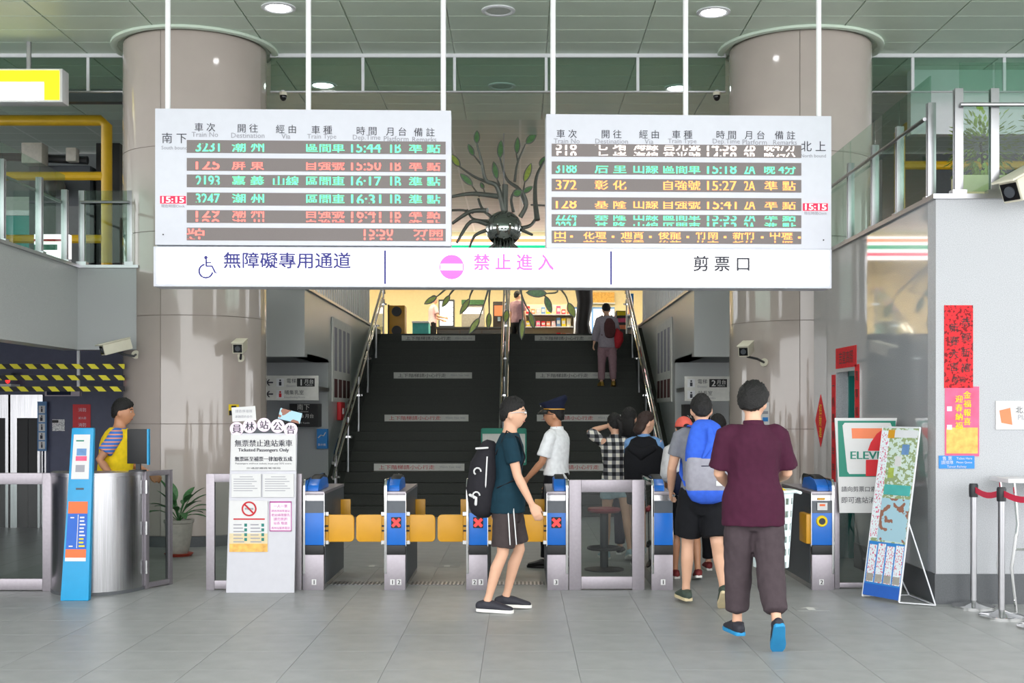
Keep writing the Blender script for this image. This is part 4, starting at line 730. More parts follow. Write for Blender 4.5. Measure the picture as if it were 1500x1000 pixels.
# surveillance cameras
def cctv(label, body, aim, mount, wall, big=1.):
    b, a, m, w_ = Vector(body), Vector(aim).normalized(), Vector(mount), Vector(wall); t = thing('security_camera', label, 'security camera', w_, 0, 'bullet security cameras' )
    side = a.cross(Vector((0, 0, 1))).normalized(); up = side.cross(a); L, wd, h = .17 * big, .062 * big, .062 * big
    def bx(l0, l1, w2, h0, h1): return MB().hexa([b + a*l + side*s_*w2 + up*hh for hh in (h0, h1) for l, s_ in ((l0, -1), (l0, 1), (l1, 1), (l1, -1))])
    obj('housing', bx(-L, L, wd, -h, h), 'cctv', t, bevel=.014*big); obj('sun_shield', bx(-L, L*1.25, wd*1.12, h, h*1.22), 'cctv', t, bevel=.006*big)
    ln = obj('lens', bx(L, L*1.03, wd*.8, -h*.75, h*.75), 'cctv_lens', t); obj('lens_ring', MB().loft([b + a*L*1.02, b + a*L*1.07], [h*.5, h*.5], 16, side, 'flat'), 'dark_grey', ln)
    obj('arm', MB().tube([b - up*h*.8, b - up*h*1.6 - a*L*.3, m, w_], .014*big, 8), 'dark_plastic' if big == 1 else 'cctv', t); obj('wall_plate', MB().loft([w_, w_ + (m - w_).normalized()*.02], [.05, .05], 16, (0, 0, 1), 'flat'), 'cctv', t)
Y = 14.2; cctv('bullet camera on a black arm at the corner of the left parapet', (PX(170, Y), Y, PZ(508, Y)), (-.8, -.65, -.28), (PX(192, Y), Y + .1, PZ(521, Y)), (PX(199, 14.6), 14.6, PZ(519, 14.6)))
w_ = on_col(0, 352, 524, 0); cctv('bullet camera on the left column, pointing at the hall', (w_.x + .07, w_.y - .32, w_.z + .12), (.06, -1, -.2), (w_.x + .05, w_.y - .2, w_.z - .02), tuple(w_))
w_ = on_col(1, 1120, 531, 0); cctv('bullet camera on the right column, above the queue', (w_.x - .26, w_.y - .22, w_.z + .15), (-.35, -.9, -.22), (w_.x - .12, w_.y - .16, w_.z + .04), tuple(w_))
cctv('large beige camera on top of the right granite wall', (4.12, 9.95, 3.46), (-.75, -.45, -.4), (4.35, 10.12, 3.3), (4.5, 10.2, 3.3), 1.5)
for px in (415, 1050):
    x = PX(px, 15.5); t = thing('dome_camera', 'small dome camera under the glass curtain, %s side' % ('left' if px < 700 else 'right'), 'security camera', (x, 15.5, CH - .48), 0, 'dome cameras'); obj('base', MB().cyl(x, 15.5, CH - .52, CH - .48, .05, 16), 'cctv', t); obj('dome', MB().ell((x, 15.5, CH - .53), (.045, .045, .06), 14, 8), 'cctv_lens', t); obj('bracket', MB().box(x - .02, x + .02, 15.46, 15.54, CH - .49, CH - .46), 'steel_plain', t)
# ---------------------------------------------------------------- right side: posters, banner, barriers
WY = 10.2; wx_ = lambda p: PX(p, WY); wz = lambda q: PZ(q, WY)
t = thing('scroll_poster', 'long red festive scroll with handwritten characters on the granite wall', 'poster', (wx_(1404), WY, wz(568))); obj('sheet', MB().box(wx_(1383), wx_(1425), WY - .006, WY, wz(568), wz(447)), 'scrawl_red', t)
for i, c in enumerate('新春大吉'): text(t, c, wx_(1397), WY - .008, wz(480 + 19 * i), 'black', h=.075)
for i, c in enumerate('恭賀新禧'): text(t, c, wx_(1414), WY - .008, wz(472 + 22 * i), 'black', h=.075)
text(t, '敬賀', wx_(1404), WY - .008, wz(556), 'black', wd=.11)
t = thing('festival_poster', 'pink and gold new year poster below the red scroll', 'poster', (wx_(1409), WY, wz(668))); obj('sheet', MB().box(wx_(1384), wx_(1434), WY - .005, WY, wz(668), wz(566)), 'pink_print', t); obj('gold_field', MB().box(wx_(1386), wx_(1432), WY - .0058, WY - .005, wz(664), wz(626)), 'gold_print', t)
for i, c in enumerate('金福報喜'): text(t, c, wx_(1416), WY - .008, wz(578 + 13 * i), 'yellow_ink', h=.06, bold=.003)
for i, c in enumerate('迎春納福'): text(t, c, wx_(1404), WY - .008, wz(584 + 13 * i), 'yellow_ink', h=.06, bold=.003)
obj('outline_box', MB().box(wx_(1387), wx_(1394), WY - .0062, WY - .005, wz(629), wz(622)).box(wx_(1387), wx_(1394), WY - .0062, WY - .005, wz(602), wz(595)), 'pink_paper', t)
t = thing('blue_sign', 'narrow blue notice strip under the pink poster', 'sign', (wx_(1401), WY, wz(686))); obj('plate', MB().box(wx_(1375), wx_(1427), WY - .008, WY, wz(686), wz(667)), 'notice_blue', t); text(t, '售 票', wx_(1387), WY - .01, wz(671), 'paper', wd=.08); text(t, '請排隊', wx_(1387), WY - .01, wz(677), 'paper', wd=.1); text(t, 'Ticket Here', wx_(1412), WY - .01, wz(671), 'paper', wd=.13); text(t, 'Please Queue', wx_(1412), WY - .01, wz(677), 'paper', wd=.13); text(t, 'Taiwan Railway', wx_(1401), WY - .01, wz(683.5), 'paper', wd=.16)
t = thing('white_sign', 'white wall sign with an orange square cut by the right edge', 'sign', (wx_(1490), WY, wz(628))); obj('plate', MB().box(wx_(1458), wx_(1540), WY - .012, WY, wz(629), wz(587)), 'paper', t, bevel=.002); obj('orange_square', MB().hexa([(wx_(1466), WY - .014, wz(619)), (wx_(1482), WY - .014, wz(622)), (wx_(1482), WY - .012, wz(622)), (wx_(1466), WY - .012, wz(619)), (wx_(1463), WY - .014, wz(601)), (wx_(1479), WY - .014, wz(597)), (wx_(1479), WY - .012, wz(597)), (wx_(1463), WY - .012, wz(601))]), 'seven_orange', t); text(t, '北上月台', wx_(1508), WY - .014, wz(600), 'ink', wd=.24); text(t, 'Platform', wx_(1508), WY - .014, wz(611), 'ink_soft', wd=.2)
# couplets around the door in the side wall
sy = lambda p: XR * F / (p - VX)
def side_card(nm, y0, y1, z0, z1, m, parent, t_=.004): return obj(nm, MB().box(XR - t_, XR, min(y0, y1), max(y0, y1), z0, z1), m, parent)
SM = lambda yc, zc, off=.006: (lambda u, v: (XR - off, yc - u, zc + v))
t = thing('door_couplet', 'narrow red couplet strip on the far side of the teal door', 'couplet', (XR, D1 + .05, .9), 0, 'red door couplets'); side_card('strip', D1 + .02, D1 + .18, .62, 2.0, 'red_paper', t)
for i, c in enumerate('一帆風順年年好'): text(t, c, 0, 0, 0, 'black', wd=.1, M=SM(D1 + .1, 1.88 - .18 * i))
t = thing('door_couplet', 'narrow red couplet strip on the near side of the teal door', 'couplet', (XR, D0 - .05, .9), 0, 'red door couplets'); side_card('strip', D0 - .18, D0 - .02, .72, 2.08, 'red_paper', t)
for i, c in enumerate('萬事如意步步高'): text(t, c, 0, 0, 0, 'black', wd=.1, M=SM(D0 - .1, 1.96 - .18 * i))
t = thing('door_banner', 'wide red paper banner above the teal door', 'couplet', (XR, 13.05, 2.08)); side_card('sheet', D0 - .08, D1 - .0, 2.06, 2.28, 'red_paper', t); text(t, '吉星高照', 0, 0, 0, 'black', wd=.56, M=SM(13.0, 2.17))
yc, zc = 14.1, PZ(616, 14.1); t = thing('diamond_poster', 'red diamond shaped good luck poster on the polished wall', 'poster', (XR, yc, zc - .3)); obj('sheet', MB().prism([(yc - .25, zc), (yc, zc + .3), (yc + .25, zc), (yc, zc - .3)], 'x', XR - .005, XR), 'red_paper', t)
for i, c in enumerate('招財進寶'[:3]): text(t, c, 0, 0, 0, 'yellow_ink', h=.12, M=SM(yc, zc + .13 - .13 * i), bold=0)
# shop poster on the low fence
Y = 10.98; a = lambda p: PX(p, Y); b = lambda q: PZ(q, Y); t = thing('shop_poster', 'white poster with a big red and orange 7 on green', 'poster', (a(1268), Y, b(750)))
obj('panel', MB().hexa([(a(1230), Y, b(751)), (a(1290), Y, b(751)), (a(1290), Y + .02, b(751)), (a(1230), Y + .02, b(751)), (a(1223), Y, b(612)), (a(1314), Y, b(612)), (a(1314), Y + .02, b(612)), (a(1223), Y + .02, b(612))]), 'paper', t)
obj('fixing_rod', MB().cyl(a(1245), Y + .05, 0.9, b(640), .012, 8).cyl(a(1282), Y + .05, 0.9, b(640), .012, 8).box(a(1240), a(1288), Y + .02, Y + .1, .87, .91), 'steel_plain', t)
def pf(nm, poly, m, off): return obj(nm, MB().add([(a(p), Y - off, b(q)) for p, q in poly], [tuple(range(len(poly)))]), m, t, recalc=False)
pf('green_field', [(1229, 698), (1309, 698), (1312, 616), (1227, 616)], 'seven_green', .003)
pf('white_field', [(1244, 694), (1300, 694), (1306, 624), (1304, 619), (1237, 619), (1234, 623), (1241, 690)], 'paper', .0045)
pf('orange_bar', [(1248, 642), (1280, 642), (1296, 627), (1247, 627)], 'seven_orange', .006)
pf('red_stroke', [(1268, 697), (1286, 697), (1287, 672), (1291, 655), (1298, 642), (1305, 633), (1305, 626), (1296, 626), (1284, 635), (1275, 648), (1270, 662), (1268, 675)], 'seven_red', .0075)
pf('name_band', [(1244, 673), (1303, 673), (1304, 660), (1243, 660)], 'paper', .009)
text(t, 'ELEVEn', a(1273), Y - .011, b(666.5), 'seven_green', wd=.34, h=.068, bold=.006)
text(t, '請向剪票口索取', a(1262), Y - .004, b(716), 'ink', wd=.36); text(t, '即可進站消費', a(1262), Y - .004, b(732), 'ink', wd=.36)
# leaning banner stand
p0, p1 = Vector((2.94, 10.55, .03)), Vector((3.14, 10.18, .03)); lv = Vector((.88, .48, 0)) * .24 + Vector((0, 0, 1.43)); nrm = (p1 - p0).normalized().cross(lv.normalized()); nrm = -nrm if nrm.y > 0 else nrm
t = thing('banner_stand', 'leaning city tour banner on a white metal stand by the granite wall', 'banner stand', (3.05, 10.35, 0))
BQ = lambda u, v, off=0.: p0 + (p1 - p0) * u + lv * v + nrm * off
def bq(nm, u0, u1, v0, v1, m, off=.002, rnd=False):
    return obj(nm, MB().hexa([BQ(u0, v0, 0), BQ(u1, v0, 0), BQ(u1, v0, off), BQ(u0, v0, off), BQ(u0, v1, 0), BQ(u1, v1, 0), BQ(u1, v1, off), BQ(u0, v1, off)]), m, t)
bq('sheet', 0, 1, 0, 1, 'print_city', .004); bq('side_strip', .0, .22, .34, .98, 'print_cyan', .0055); bq('picture', .22, .97, .33, .58, 'print_scene', .006); bq('title_bar', .25, .95, .60, .66, 'teal_box', .007); bq('header', .3, .97, .94, .985, 'white_paint', .007); bq('header_stripe', .18, .36, .935, .985, 'gate_yellow', .0075); bq('foot_band', 0, 1, 0, .07, 'poster_blue', .006); bq('lower_field', 0, 1, .07, .32, 'notice_blue', .005)
for k in range(4):
    bq('route_bubble', .05 + .24 * k, .25 + .24 * k, .08, .3 + .01 * (k % 2), 'print_cyan', .0075); bq('food_photo', .06 + .24 * k, .24 + .24 * k, .085, .13, 'pot', .009)
for k in range(3): bq('map_print', .3 + .15 * k, .45 + .17 * k, .70 + .07 * k, .76 + .07 * k, ('leaf_lime', 'paper', 'cloth_lblue')[k], .0065)
e = obj('frame', MB().tube([BQ(1, -.01), BQ(1, 1)], .008, 8).tube([BQ(0, -.01), BQ(0, 1)], .008, 8).tube([BQ(0, 1), BQ(1, 1)], .008, 8), 'white_paint', t)
for f0, f1 in ((BQ(1, .45), (3.40, 10.06, .012)), (BQ(0, .45), (3.36, 10.62, .012)), (BQ(1, -.01), (3.40, 10.06, .012)), (BQ(0, -.01), (3.36, 10.62, .012)), ((3.40, 10.06, .012), (3.36, 10.62, .012))): obj('stay', MB().tube([f0, f1], .006, 6), 'white_paint', t)
# stanchions with red belts
SP = [(3.70, 10.03), (3.74, 9.55), (3.84, 9.06)]
for k, (x, y) in enumerate(SP):
    t = thing('stanchion', 'chrome queue barrier post, %s' % ('closest to the granite wall', 'second from the granite wall', 'cut off by the right edge')[k], 'barrier post', (x, y, 0), 0, 'chrome barrier posts')
    obj('base', MB().lathe(x, y, [(.0, 0), (.17, 0), (.17, .015), (.15, .025), (.06, .04), (.03, .06), (.0, .06)], 36), 'chrome', t); obj('tube', MB().cyl(x, y, .05, .92, .026, 20), 'steel_plain', t); obj('head', MB().lathe(x, y, [(.0, .9), (.034, .9), (.036, .93), (.036, .995), (.03, 1.01), (0, 1.01)], 20), 'dark_plastic', t)
    if k < 2:
        (xa, ya), (xb, yb) = SP[k], SP[k + 1]; dv = Vector((xb - xa, yb - ya, 0)).normalized(); pa, pb = Vector((xa, ya, .96)) + dv*.036, Vector((xb, yb, .96)) - dv*.036; s_ = Vector((dv.y, -dv.x, 0)) * .0015; mb = MB(); n = 6; vs = []
        for q in range(n + 1):
            c = pa.lerp(pb, q / n) - Vector((0, 0, .03 * math.sin(math.pi * q / n))); vs += [c - s_ - Vector((0, 0, .024)), c + s_ - Vector((0, 0, .024)), c + s_ + Vector((0, 0, .024)), c - s_ + Vector((0, 0, .024))]
        mb.add(vs, [(4*q + i, 4*q + (i+1) % 4, 4*q + 4 + (i+1) % 4, 4*q + 4 + i) for q in range(n) for i in range(4)]); obj('belt', mb, 'belt_red', t)
t = thing('writing_table', 'white topped writing table with thin chrome legs at the right edge', 'table', (4.25, 9.9, 0)); obj('top', MB().box(3.86, 4.7, 9.72, 10.12, 1.03, 1.065), 'white_paint', t, bevel=.006)
for x, y in ((3.93, 9.78), (3.93, 10.06), (4.62, 9.78), (4.62, 10.06)): obj('leg', MB().tube([(x, y, 1.03), (x + .03, y, .7), (x - .02, y, .35), (x + .02, y, 0)], .014, 8), 'chrome', t)
obj('shelf_rail', MB().tube([(3.93, 9.78, .5), (4.62, 9.78, .5)], .01, 8), 'chrome', t)
# floor markings
for x, y, lbl in ((PX(1075, 10.0), 10.0, 'beside the man with the blue backpack'), (PX(1187, 9.95), 9.95, 'in front of the rightmost gate'), (PX(655, 12.7), 12.7, 'in the second gate lane'), (PX(545, 12.7), 12.7, 'in the first gate lane')):
    t = thing('floor_arrow', 'worn white arrow mark on the floor %s' % lbl, 'floor mark', (x, y, 0), 0, 'arrow marks on the floor'); obj('plate', MB().box(x - .13, x + .13, y - .1, y + .1, 0, .002), 'tile', t); obj('arrow', MB().add([(x - .08, y + .02, .003), (x, y + .08, .003), (x + .08, y + .02, .003), (x + .03, y + .02, .003), (x + .03, y - .08, .003), (x - .03, y - .08, .003), (x - .03, y + .02, .003)], [(0, 6, 3, 2, 1), (3, 6, 5, 4)]), 'paper_grey', t, recalc=False)
# round stool behind the glass gate
x, y = PX(885, 12.4), 12.4; t = thing('bar_stool', 'round red stool with black column and foot ring behind the glass gate', 'stool', (x, y, 0)); obj('seat', MB().lathe(x, y, [(0, .58), (.15, .58), (.17, .6), (.165, .625), (0, .635)], 28), 'seat_red', t); obj('column', MB().cyl(x, y, .02, .58, .042, 18), 'dark_grey', t); obj('base', MB().lathe(x, y, [(0, 0), (.2, 0), (.2, .012), (.05, .03), (0, .03)], 28), 'dark_plastic', t)
obj('foot_ring', MB().add([(x + (.16 + .016 * math.cos(v * .785)) * math.cos(u * .2618), y + (.16 + .016 * math.cos(v * .785)) * math.sin(u * .2618), .22 + .016 * math.sin(v * .785)) for u in range(24) for v in range(8)], [(u*8 + v, ((u+1) % 24)*8 + v, ((u+1) % 24)*8 + (v+1) % 8, u*8 + (v+1) % 8) for u in range(24) for v in range(8)]), 'dark_plastic', t); obj('spoke', MB().tube([(x - .16, y, .22), (x + .16, y, .22)], .01, 6), 'dark_plastic', t)
# ---------------------------------------------------------------- upper decks: balustrades, steel frames, lit sign, trees
def balustrade(label, pts, z0, h, posts, pane_h=None):
    """glass balustrade along a plan polyline; posts are (x, y) points"""
    t = thing('glass_balustrade', label, 'balustrade', (pts[0][0], pts[0][1], z0)); hp = pane_h or h
    for x, y in posts:
        p = obj('post', MB().box(x - .035, x + .035, y - .03, y - .012, z0, z0 + h).box(x - .035, x + .035, y + .012, y + .03, z0, z0 + h), 'steel_plain', t, bevel=.003); obj('post_foot', MB().box(x - .06, x + .06, y - .045, y + .045, z0, z0 + .05), 'steel_plain', p)
    for a, b in zip(posts, posts[1:]):
        a, b = Vector((*a, 0)), Vector((*b, 0)); d = (b - a).normalized(); n_ = Vector((-d.y, d.x, 0)) * .006; a2, b2 = a + d * .012, b - d * .012; o = Vector((0, 0, z0 + .04)); u = Vector((0, 0, hp - .04))
        obj('pane', MB().hexa([a2 - n_ + o, b2 - n_ + o, b2 + n_ + o, a2 + n_ + o, a2 - n_ + o + u, b2 - n_ + o + u, b2 + n_ + o + u, a2 + n_ + o + u]), 'glass_green', t)
        s_ = n_ * 9 if d.y > .5 else n_ * -9
        obj('rail', MB().tube([a + Vector((0, 0, z0 + h * .84)) + s_, b + Vector((0, 0, z0 + h * .84)) + s_], .018, 8), 'steel_plain', t)
balustrade('glass balustrade along the right upper deck', [(XR + .1, 10.3)], 3.40, .86, [(XR + .1, 14.3), (XR + .1, 13.2), (XR + .1, 12.3), (XR + .1, 11.5), (XR + .1, 10.62)], 1.1)
balustrade('glass balustrade on the front edge of the right granite wall', [(XR + .2, 10.3)], 3.40, .9, [(XR + .22, 10.3), (3.97, 10.3), (5.1, 10.3), (6.3, 10.3)], 1.12)
balustrade('glass balustrade along the left parapet', [(XL - .12, 9)], SL + .035, .88, [(XL - .12, 9.2), (XL - .12, 10.4), (XL - .12, 11.6), (XL - .12, 12.75), (XL - .12, 13.75), (XL - .12, 14.52)], 1.05)
balustrade('short glass balustrade between the left parapet and the column', [(XL, YL + .1)], SL + .035, .9, [(XL + .02, YL + .1), (-4.66, YL + .1)], .9)
o = obj('granite_kerb', MB().box(XR + .3, 5.4, 10.5, 10.7, 3.36, 3.62), 'cream_wall', bevel=.01); tag(o, 'pale planter kerb behind the right front balustrade', 'planter')
def frame(label, pts, cross, r=.075):
    t = thing('steel_frame', label, 'steel frame', pts[0], 0, 'yellow steel frames')
    obj('portal', MB().tube(pts, r, 12), 'yellow_steel', t, angle=60)
    for a, b in cross: obj('cross_tube', MB().tube([a, b], r * .8, 10), 'yellow_steel', t)
    for p in (pts[0], pts[-1]): obj('foot_plate', MB().box(p[0] - .15, p[0] + .15, p[1] - .15, p[1] + .15, p[2] - .0, p[2] + .02), 'yellow_steel', t)
ZD = SL - .1
frame('yellow tubular steel frame on the left upper deck', [(-5.72, 17., ZD), (-5.72, 17., 5.55), (-5.8, 17, 5.62), (-9.4, 17., 5.62), (-9.5, 17, 5.55), (-9.5, 17., ZD)], [((-5.72, 17, 4.85), (-9.5, 17, 4.85)), ((-5.72, 17, 3.98), (-9.5, 17, 3.98))])
frame('yellow tubular steel frame on the right upper deck', [(5.25, 17., ZD), (5.25, 17., 5.45), (5.33, 17, 5.52), (8.9, 17., 5.52), (9, 17, 5.45), (9., 17., ZD)], [((5.25, 17, 5.0), (9, 17, 5.0)), ((5.25, 17, 4.3), (9, 17, 4.3))])
# machinery and screens on the left deck
t = thing('machine_cabinet', 'dark grey machine cabinet with a pipe behind the left balustrade', 'machine', (-6.7, 18.2, ZD)); obj('body', MB().box(-7.2, -6.3, 18.0, 18.8, ZD, 5.2), 'dark_grey', t, bevel=.02); obj('side_unit', MB().box(-6.25, -5.9, 18.1, 18.7, ZD, 5.55), 'black', t, bevel=.01); obj('pipe', MB().tube([(-9, 17.9, 5.3), (-7.4, 17.9, 5.3), (-6.3, 17.9, 5.25)], .06, 10), 'dark_plastic', t); obj('motor', MB().box(-7.15, -6.85, 17.6, 17.85, 5.15, 5.45), 'pot', t, bevel=.02); obj('motor', MB().box(-6.55, -6.4, 17.7, 17.85, 5.2, 5.4), 'pot', t, bevel=.02); obj('valve', MB().ell((-6.75, 17.85, 4.85), (.14, .12, .14)), 'dark_plastic', t); obj('grille', MB().box(-7.1, -6.4, 17.985, 18.0, 3.6, 4.6), 'soffit', t)
for k, (x0, x1, lbl) in enumerate(((-10.8, -9.2, 'outermost'), (-9.1, -7.6, 'middle'), (-7.5, -6.0, 'innermost'))):
    t = thing('green_screen_wall', '%s pale green glazed screen at the back of the left deck' % lbl, 'glazed screen', ((x0+x1)/2, 19.5, ZD), 0, 'green glazed screens'); obj('pane', MB().box(x0 + .05, x1 - .05, 19.5, 19.52, ZD + .05, 4.7), 'teal_box', t); obj('frame', MB().box(x0, x0 + .05, 19.47, 19.55, ZD, 5.0).box(x1 - .05, x1, 19.47, 19.55, ZD, 5.0).box(x0, x1, 19.47, 19.55, 4.7, 4.78).box(x0, x1, 19.47, 19.55, ZD, ZD + .05), 'steel_plain', t); obj('top_light', MB().box(x0 + .05, x1 - .05, 19.5, 19.52, 4.78, 5.0), 'paper_grey', t)
struct('wall_left_upper', MB().box(-16, -4.6, 21.5, 21.7, ZD, CH), 'soffit', 'grey wall at the back of the left deck')
struct('trim_5', MB().box(-16, -4.8, 16.6, 16.75, 5.78, 5.95), 'plinth', 'dark beam above the left deck')
struct('wall_right_upper', MB().box(5.15, 12, 16.2, 16.35, 5.25, CH).box(8.0, 12, 16.2, 16.35, ZD, 5.25), 'white_paint', 'pale panel wall above the right deck')
struct('wall_right_rear', MB().box(4.4, 16, 21.5, 21.7, ZD, CH), 'soffit', 'grey wall at the back of the right deck')
t = thing('shop_sign_reflection', 'shop sign reflected in the left balustrade glass, shaped as a lit striped box', 'shop sign', (-6.4, 16.2, 3.6)); Y = 16.2  # glowing box added in place of the shop sign's reflection in the glass
obj('box', MB().box(PX(50, Y), PX(100, Y), Y, Y + .12, PZ(378, Y), PZ(343, Y)), 'lightbox', t); obj('red_stripe', MB().box(PX(50, Y), PX(100, Y), Y - .006, Y, PZ(353.5, Y), PZ(350, Y)), 'seven_red', t); obj('green_stripe', MB().box(PX(50, Y), PX(84, Y), Y - .006, Y, PZ(366, Y), PZ(358, Y)), 'seven_green', t); obj('logo', MB().box(PX(91, Y), PX(98, Y), Y - .006, Y, PZ(374, Y), PZ(358, Y)), 'seven_red', t); obj('legs', MB().box(PX(58, Y), PX(60, Y), Y + .04, Y + .08, ZD, PZ(378, Y)).box(PX(92, Y), PX(94, Y), Y + .04, Y + .08, ZD, PZ(378, Y)), 'steel_plain', t)
Y = 14.9; t = thing('lit_yellow_sign', 'lit yellow and white box sign hanging at the top left', 'light box', (PX(60, Y), Y, PZ(148, Y))); x1 = PX(88, Y)
obj('case', MB().box(x1 - 2.6, x1 + .035, Y - .02, Y + .2, PZ(150, Y), PZ(101, Y)), 'white_paint', t, bevel=.01); obj('white_face', MB().box(x1 - 2.5, PX(66, Y), Y - .03, Y - .02, PZ(147, Y), PZ(122, Y)), 'yellow_box_white', t); obj('yellow_face', MB().box(PX(66, Y), x1, Y - .03, Y - .02, PZ(147, Y), PZ(104, Y)), 'yellow_box', t); obj('yellow_band', MB().box(x1 - 2.5, PX(66, Y), Y - .03, Y - .02, PZ(120, Y), PZ(104, Y)), 'yellow_box', t)
for p in (38, -160): obj('hanger_pole', MB().cyl(PX(p, Y), Y + .09, PZ(101, Y) - .02, CH + .01, .03, 10), 'steel_plain', t)
# small trees on the right deck
def small_tree(label, x, y, z, h, seed):
    random.seed(seed); t = thing('potted_tree', label, 'tree', (x, y, z), 0, 'young trees on the right deck'); obj('trunk', MB().tube([(x, y, z + .3), (x + .03, y, z + h * .4), (x - .02, y + .02, z + h * .75)], [.03, .022, .012], 8), 'counter_dark', t); obj('planter', MB().lathe(x, y, [(.0, z), (.16, z), (.2, z + .33), (.17, z + .33), (.16, z + .28), (0, z + .28)], 20), 'pot', t); mb = MB()
    for k in range(420):
        d = Vector((random.gauss(0, 1), random.gauss(0, 1), random.gauss(0, 1))).normalized(); c = Vector((x, y, z + h * .7)) + Vector((d.x * .38, d.y * .3, d.z * h * .28)) * random.uniform(.35, 1); leaf_blade(mb, c, d + Vector((0, 0, random.uniform(-.3, .4))), .075, .022, .4, 2)
    tag(obj('foliage', mb, 'leaf_lime', t, recalc=False), kind='stuff')
small_tree('young leafy tree behind the right balustrade, nearer the column', 4.75, 12.6, ZD, 1.55, 3); small_tree('young leafy tree behind the right balustrade, at the right edge', 5.6, 12.8, ZD, 1.75, 5)
# ---------------------------------------------------------------- metal tree with mirror ball
TY = 20.0; T = lambda px, py, dy=0.: Vector((PX(px, TY), TY + dy, PZ(py, TY))); bc = T(738, 335)
t = thing('metal_tree', 'suspended metal tree sculpture with a mirror ball and glass leaves', 'sculpture', bc); obj('mirror_ball', MB().ell(bc, (.30, .30, .29), 32, 20), 'mirror_ball', t, angle=80)
obj('hanging_rod', MB().cyl(bc.x, bc.y, bc.z + .25, CH + .02, .008, 8), 'steel_plain', t); obj('socket', MB().cyl(bc.x + .02, bc.y, bc.z + .25, bc.z + .72, .05, 14), 'branch', t)
Q = lambda x, y: (640 + x / 5, 170 + y / 5); Q2 = lambda x, y: (440 + x / 5, 410 + y / 5); Q3 = lambda x, y: (740 + x / 5, 410 + y / 5)
def branch(pts, r0, r1, dy):
    n = len(pts); v = [T(*p, dy * i / (n - 1)) for i, p in enumerate(pts)]; m = []          # smooth the polyline
    for i in range(n - 1):
        a, b, c, d = v[max(i-1, 0)], v[i], v[i+1], v[min(i+2, n-1)]
        for k in range(5): u = k / 5; m.append(.5 * ((2*b) + (c - a)*u + (2*a - 5*b + 4*c - d)*u*u + (3*b - a - 3*c + d)*u**3))
    m.append(v[-1]); obj('branch', MB().tube(m, [r0 + (r1 - r0) * i / (len(m) - 1) for i in range(len(m))], 8), 'branch', t, angle=60)
def leaf_glass(base, tip, wpx, m, dy):
    a, b = T(*base, dy), T(*tip, dy + .04); d = b - a; L = d.length; d.normalize(); s_ = Vector((d.z, 0, -d.x)); wd = wpx * TY / F; n = 8
    ed = [(u, wd * math.sin(math.pi * u) ** .75 * (1.15 - .3 * u)) for u in [k / n for k in range(n + 1)]]
    rim = [a + d * L * u + s_ * q for u, q in ed] + [a + d * L * u - s_ * q for u, q in ed[::-1][1:-1]]; o = Vector((0, .008, 0)); k = len(rim)
    lf = obj('leaf', MB().add([p - o for p in rim] + [p + o for p in rim], [tuple(range(k)), tuple(range(2*k-1, k-1, -1))] + [(i, (i+1) % k, (i+1) % k + k, i + k) for i in range(k)]), m, t); obj('leaf_rim', MB().tube(rim + [rim[0], rim[1]], .012, 6).tube([a, b], .006, 5), 'branch', lf)
G, LM = 'leaf_green_glass', 'leaf_lime'
for pts, r0, r1, dy in (([(490,690),(440,520),(360,480),(330,350),(295,225)], .05, .015, -.25), ([(325,355),(270,300)], .018, .01, -.2), ([(380,485),(280,460),(165,395)], .03, .012, -.35), ([(460,510),(440,465)], .02, .012, -.1), ([(650,640),(600,530),(510,450),(460,290)], .045, .014, .2), ([(570,480),(590,340),(650,195)], .025, .012, .1), ([(592,330),(580,260)], .015, .01, .1), ([(630,570),(642,500)], .02, .01, -.2), ([(735,760),(720,600),(730,430),(790,300)], .05, .018, .3), ([(610,740),(655,650),(625,560)], .04, .03, -.1), ([(460,590),(300,580),(200,595),(105,625)], .045, .02, -.4), ([(310,585),(260,530)], .02, .01, -.3), ([(350,560),(335,520)], .014, .008, -.3), ([(400,740),(330,670),(300,590)], .03, .02, .2), ([(370,690),(240,690),(105,765)], .045, .025, .3), ([(380,770),(260,740),(215,660)], .03, .015, .35), ([(370,790),(250,780),(150,940)], .045, .02, -.2), ([(380,830),(280,870),(235,960)], .035, .015, .1), ([(620,820),(690,790),(740,710)], .035, .02, .2), ([(560,700),(545,620),(570,570)], .03, .015, -.3), ([(105,690),(190,680),(260,690)], .02, .02, .25), ([(700,870),(620,840)], .02, .03, -.1), ([(690,650),(800,640)], .015, .015, .2)):
    branch([Q(*p) for p in pts], r0, r1, dy)
for b_, tp, wp, m, dy in (((295,225),(297,130),3.8,G,-.25), ((272,308),(232,222),3.2,G,-.2), ((175,400),(110,308),4.2,LM,-.35), ((442,470),(415,340),3.8,G,-.1), ((460,290),(468,155),4.2,G,.2), ((585,265),(592,142),3.6,G,.1), ((655,192),(728,112),4.8,G,.1), ((640,500),(690,360),4.2,LM,-.2), ((755,335),(800,265),3.4,G,.3), ((265,530),(178,445),4,G,-.3), ((345,555),(325,510),2.2,G,-.3), ((630,570),(700,520),3.2,G,-.1), ((560,600),(620,570),5,G,-.3)): leaf_glass(Q(*b_), Q(*tp), wp, m, dy)
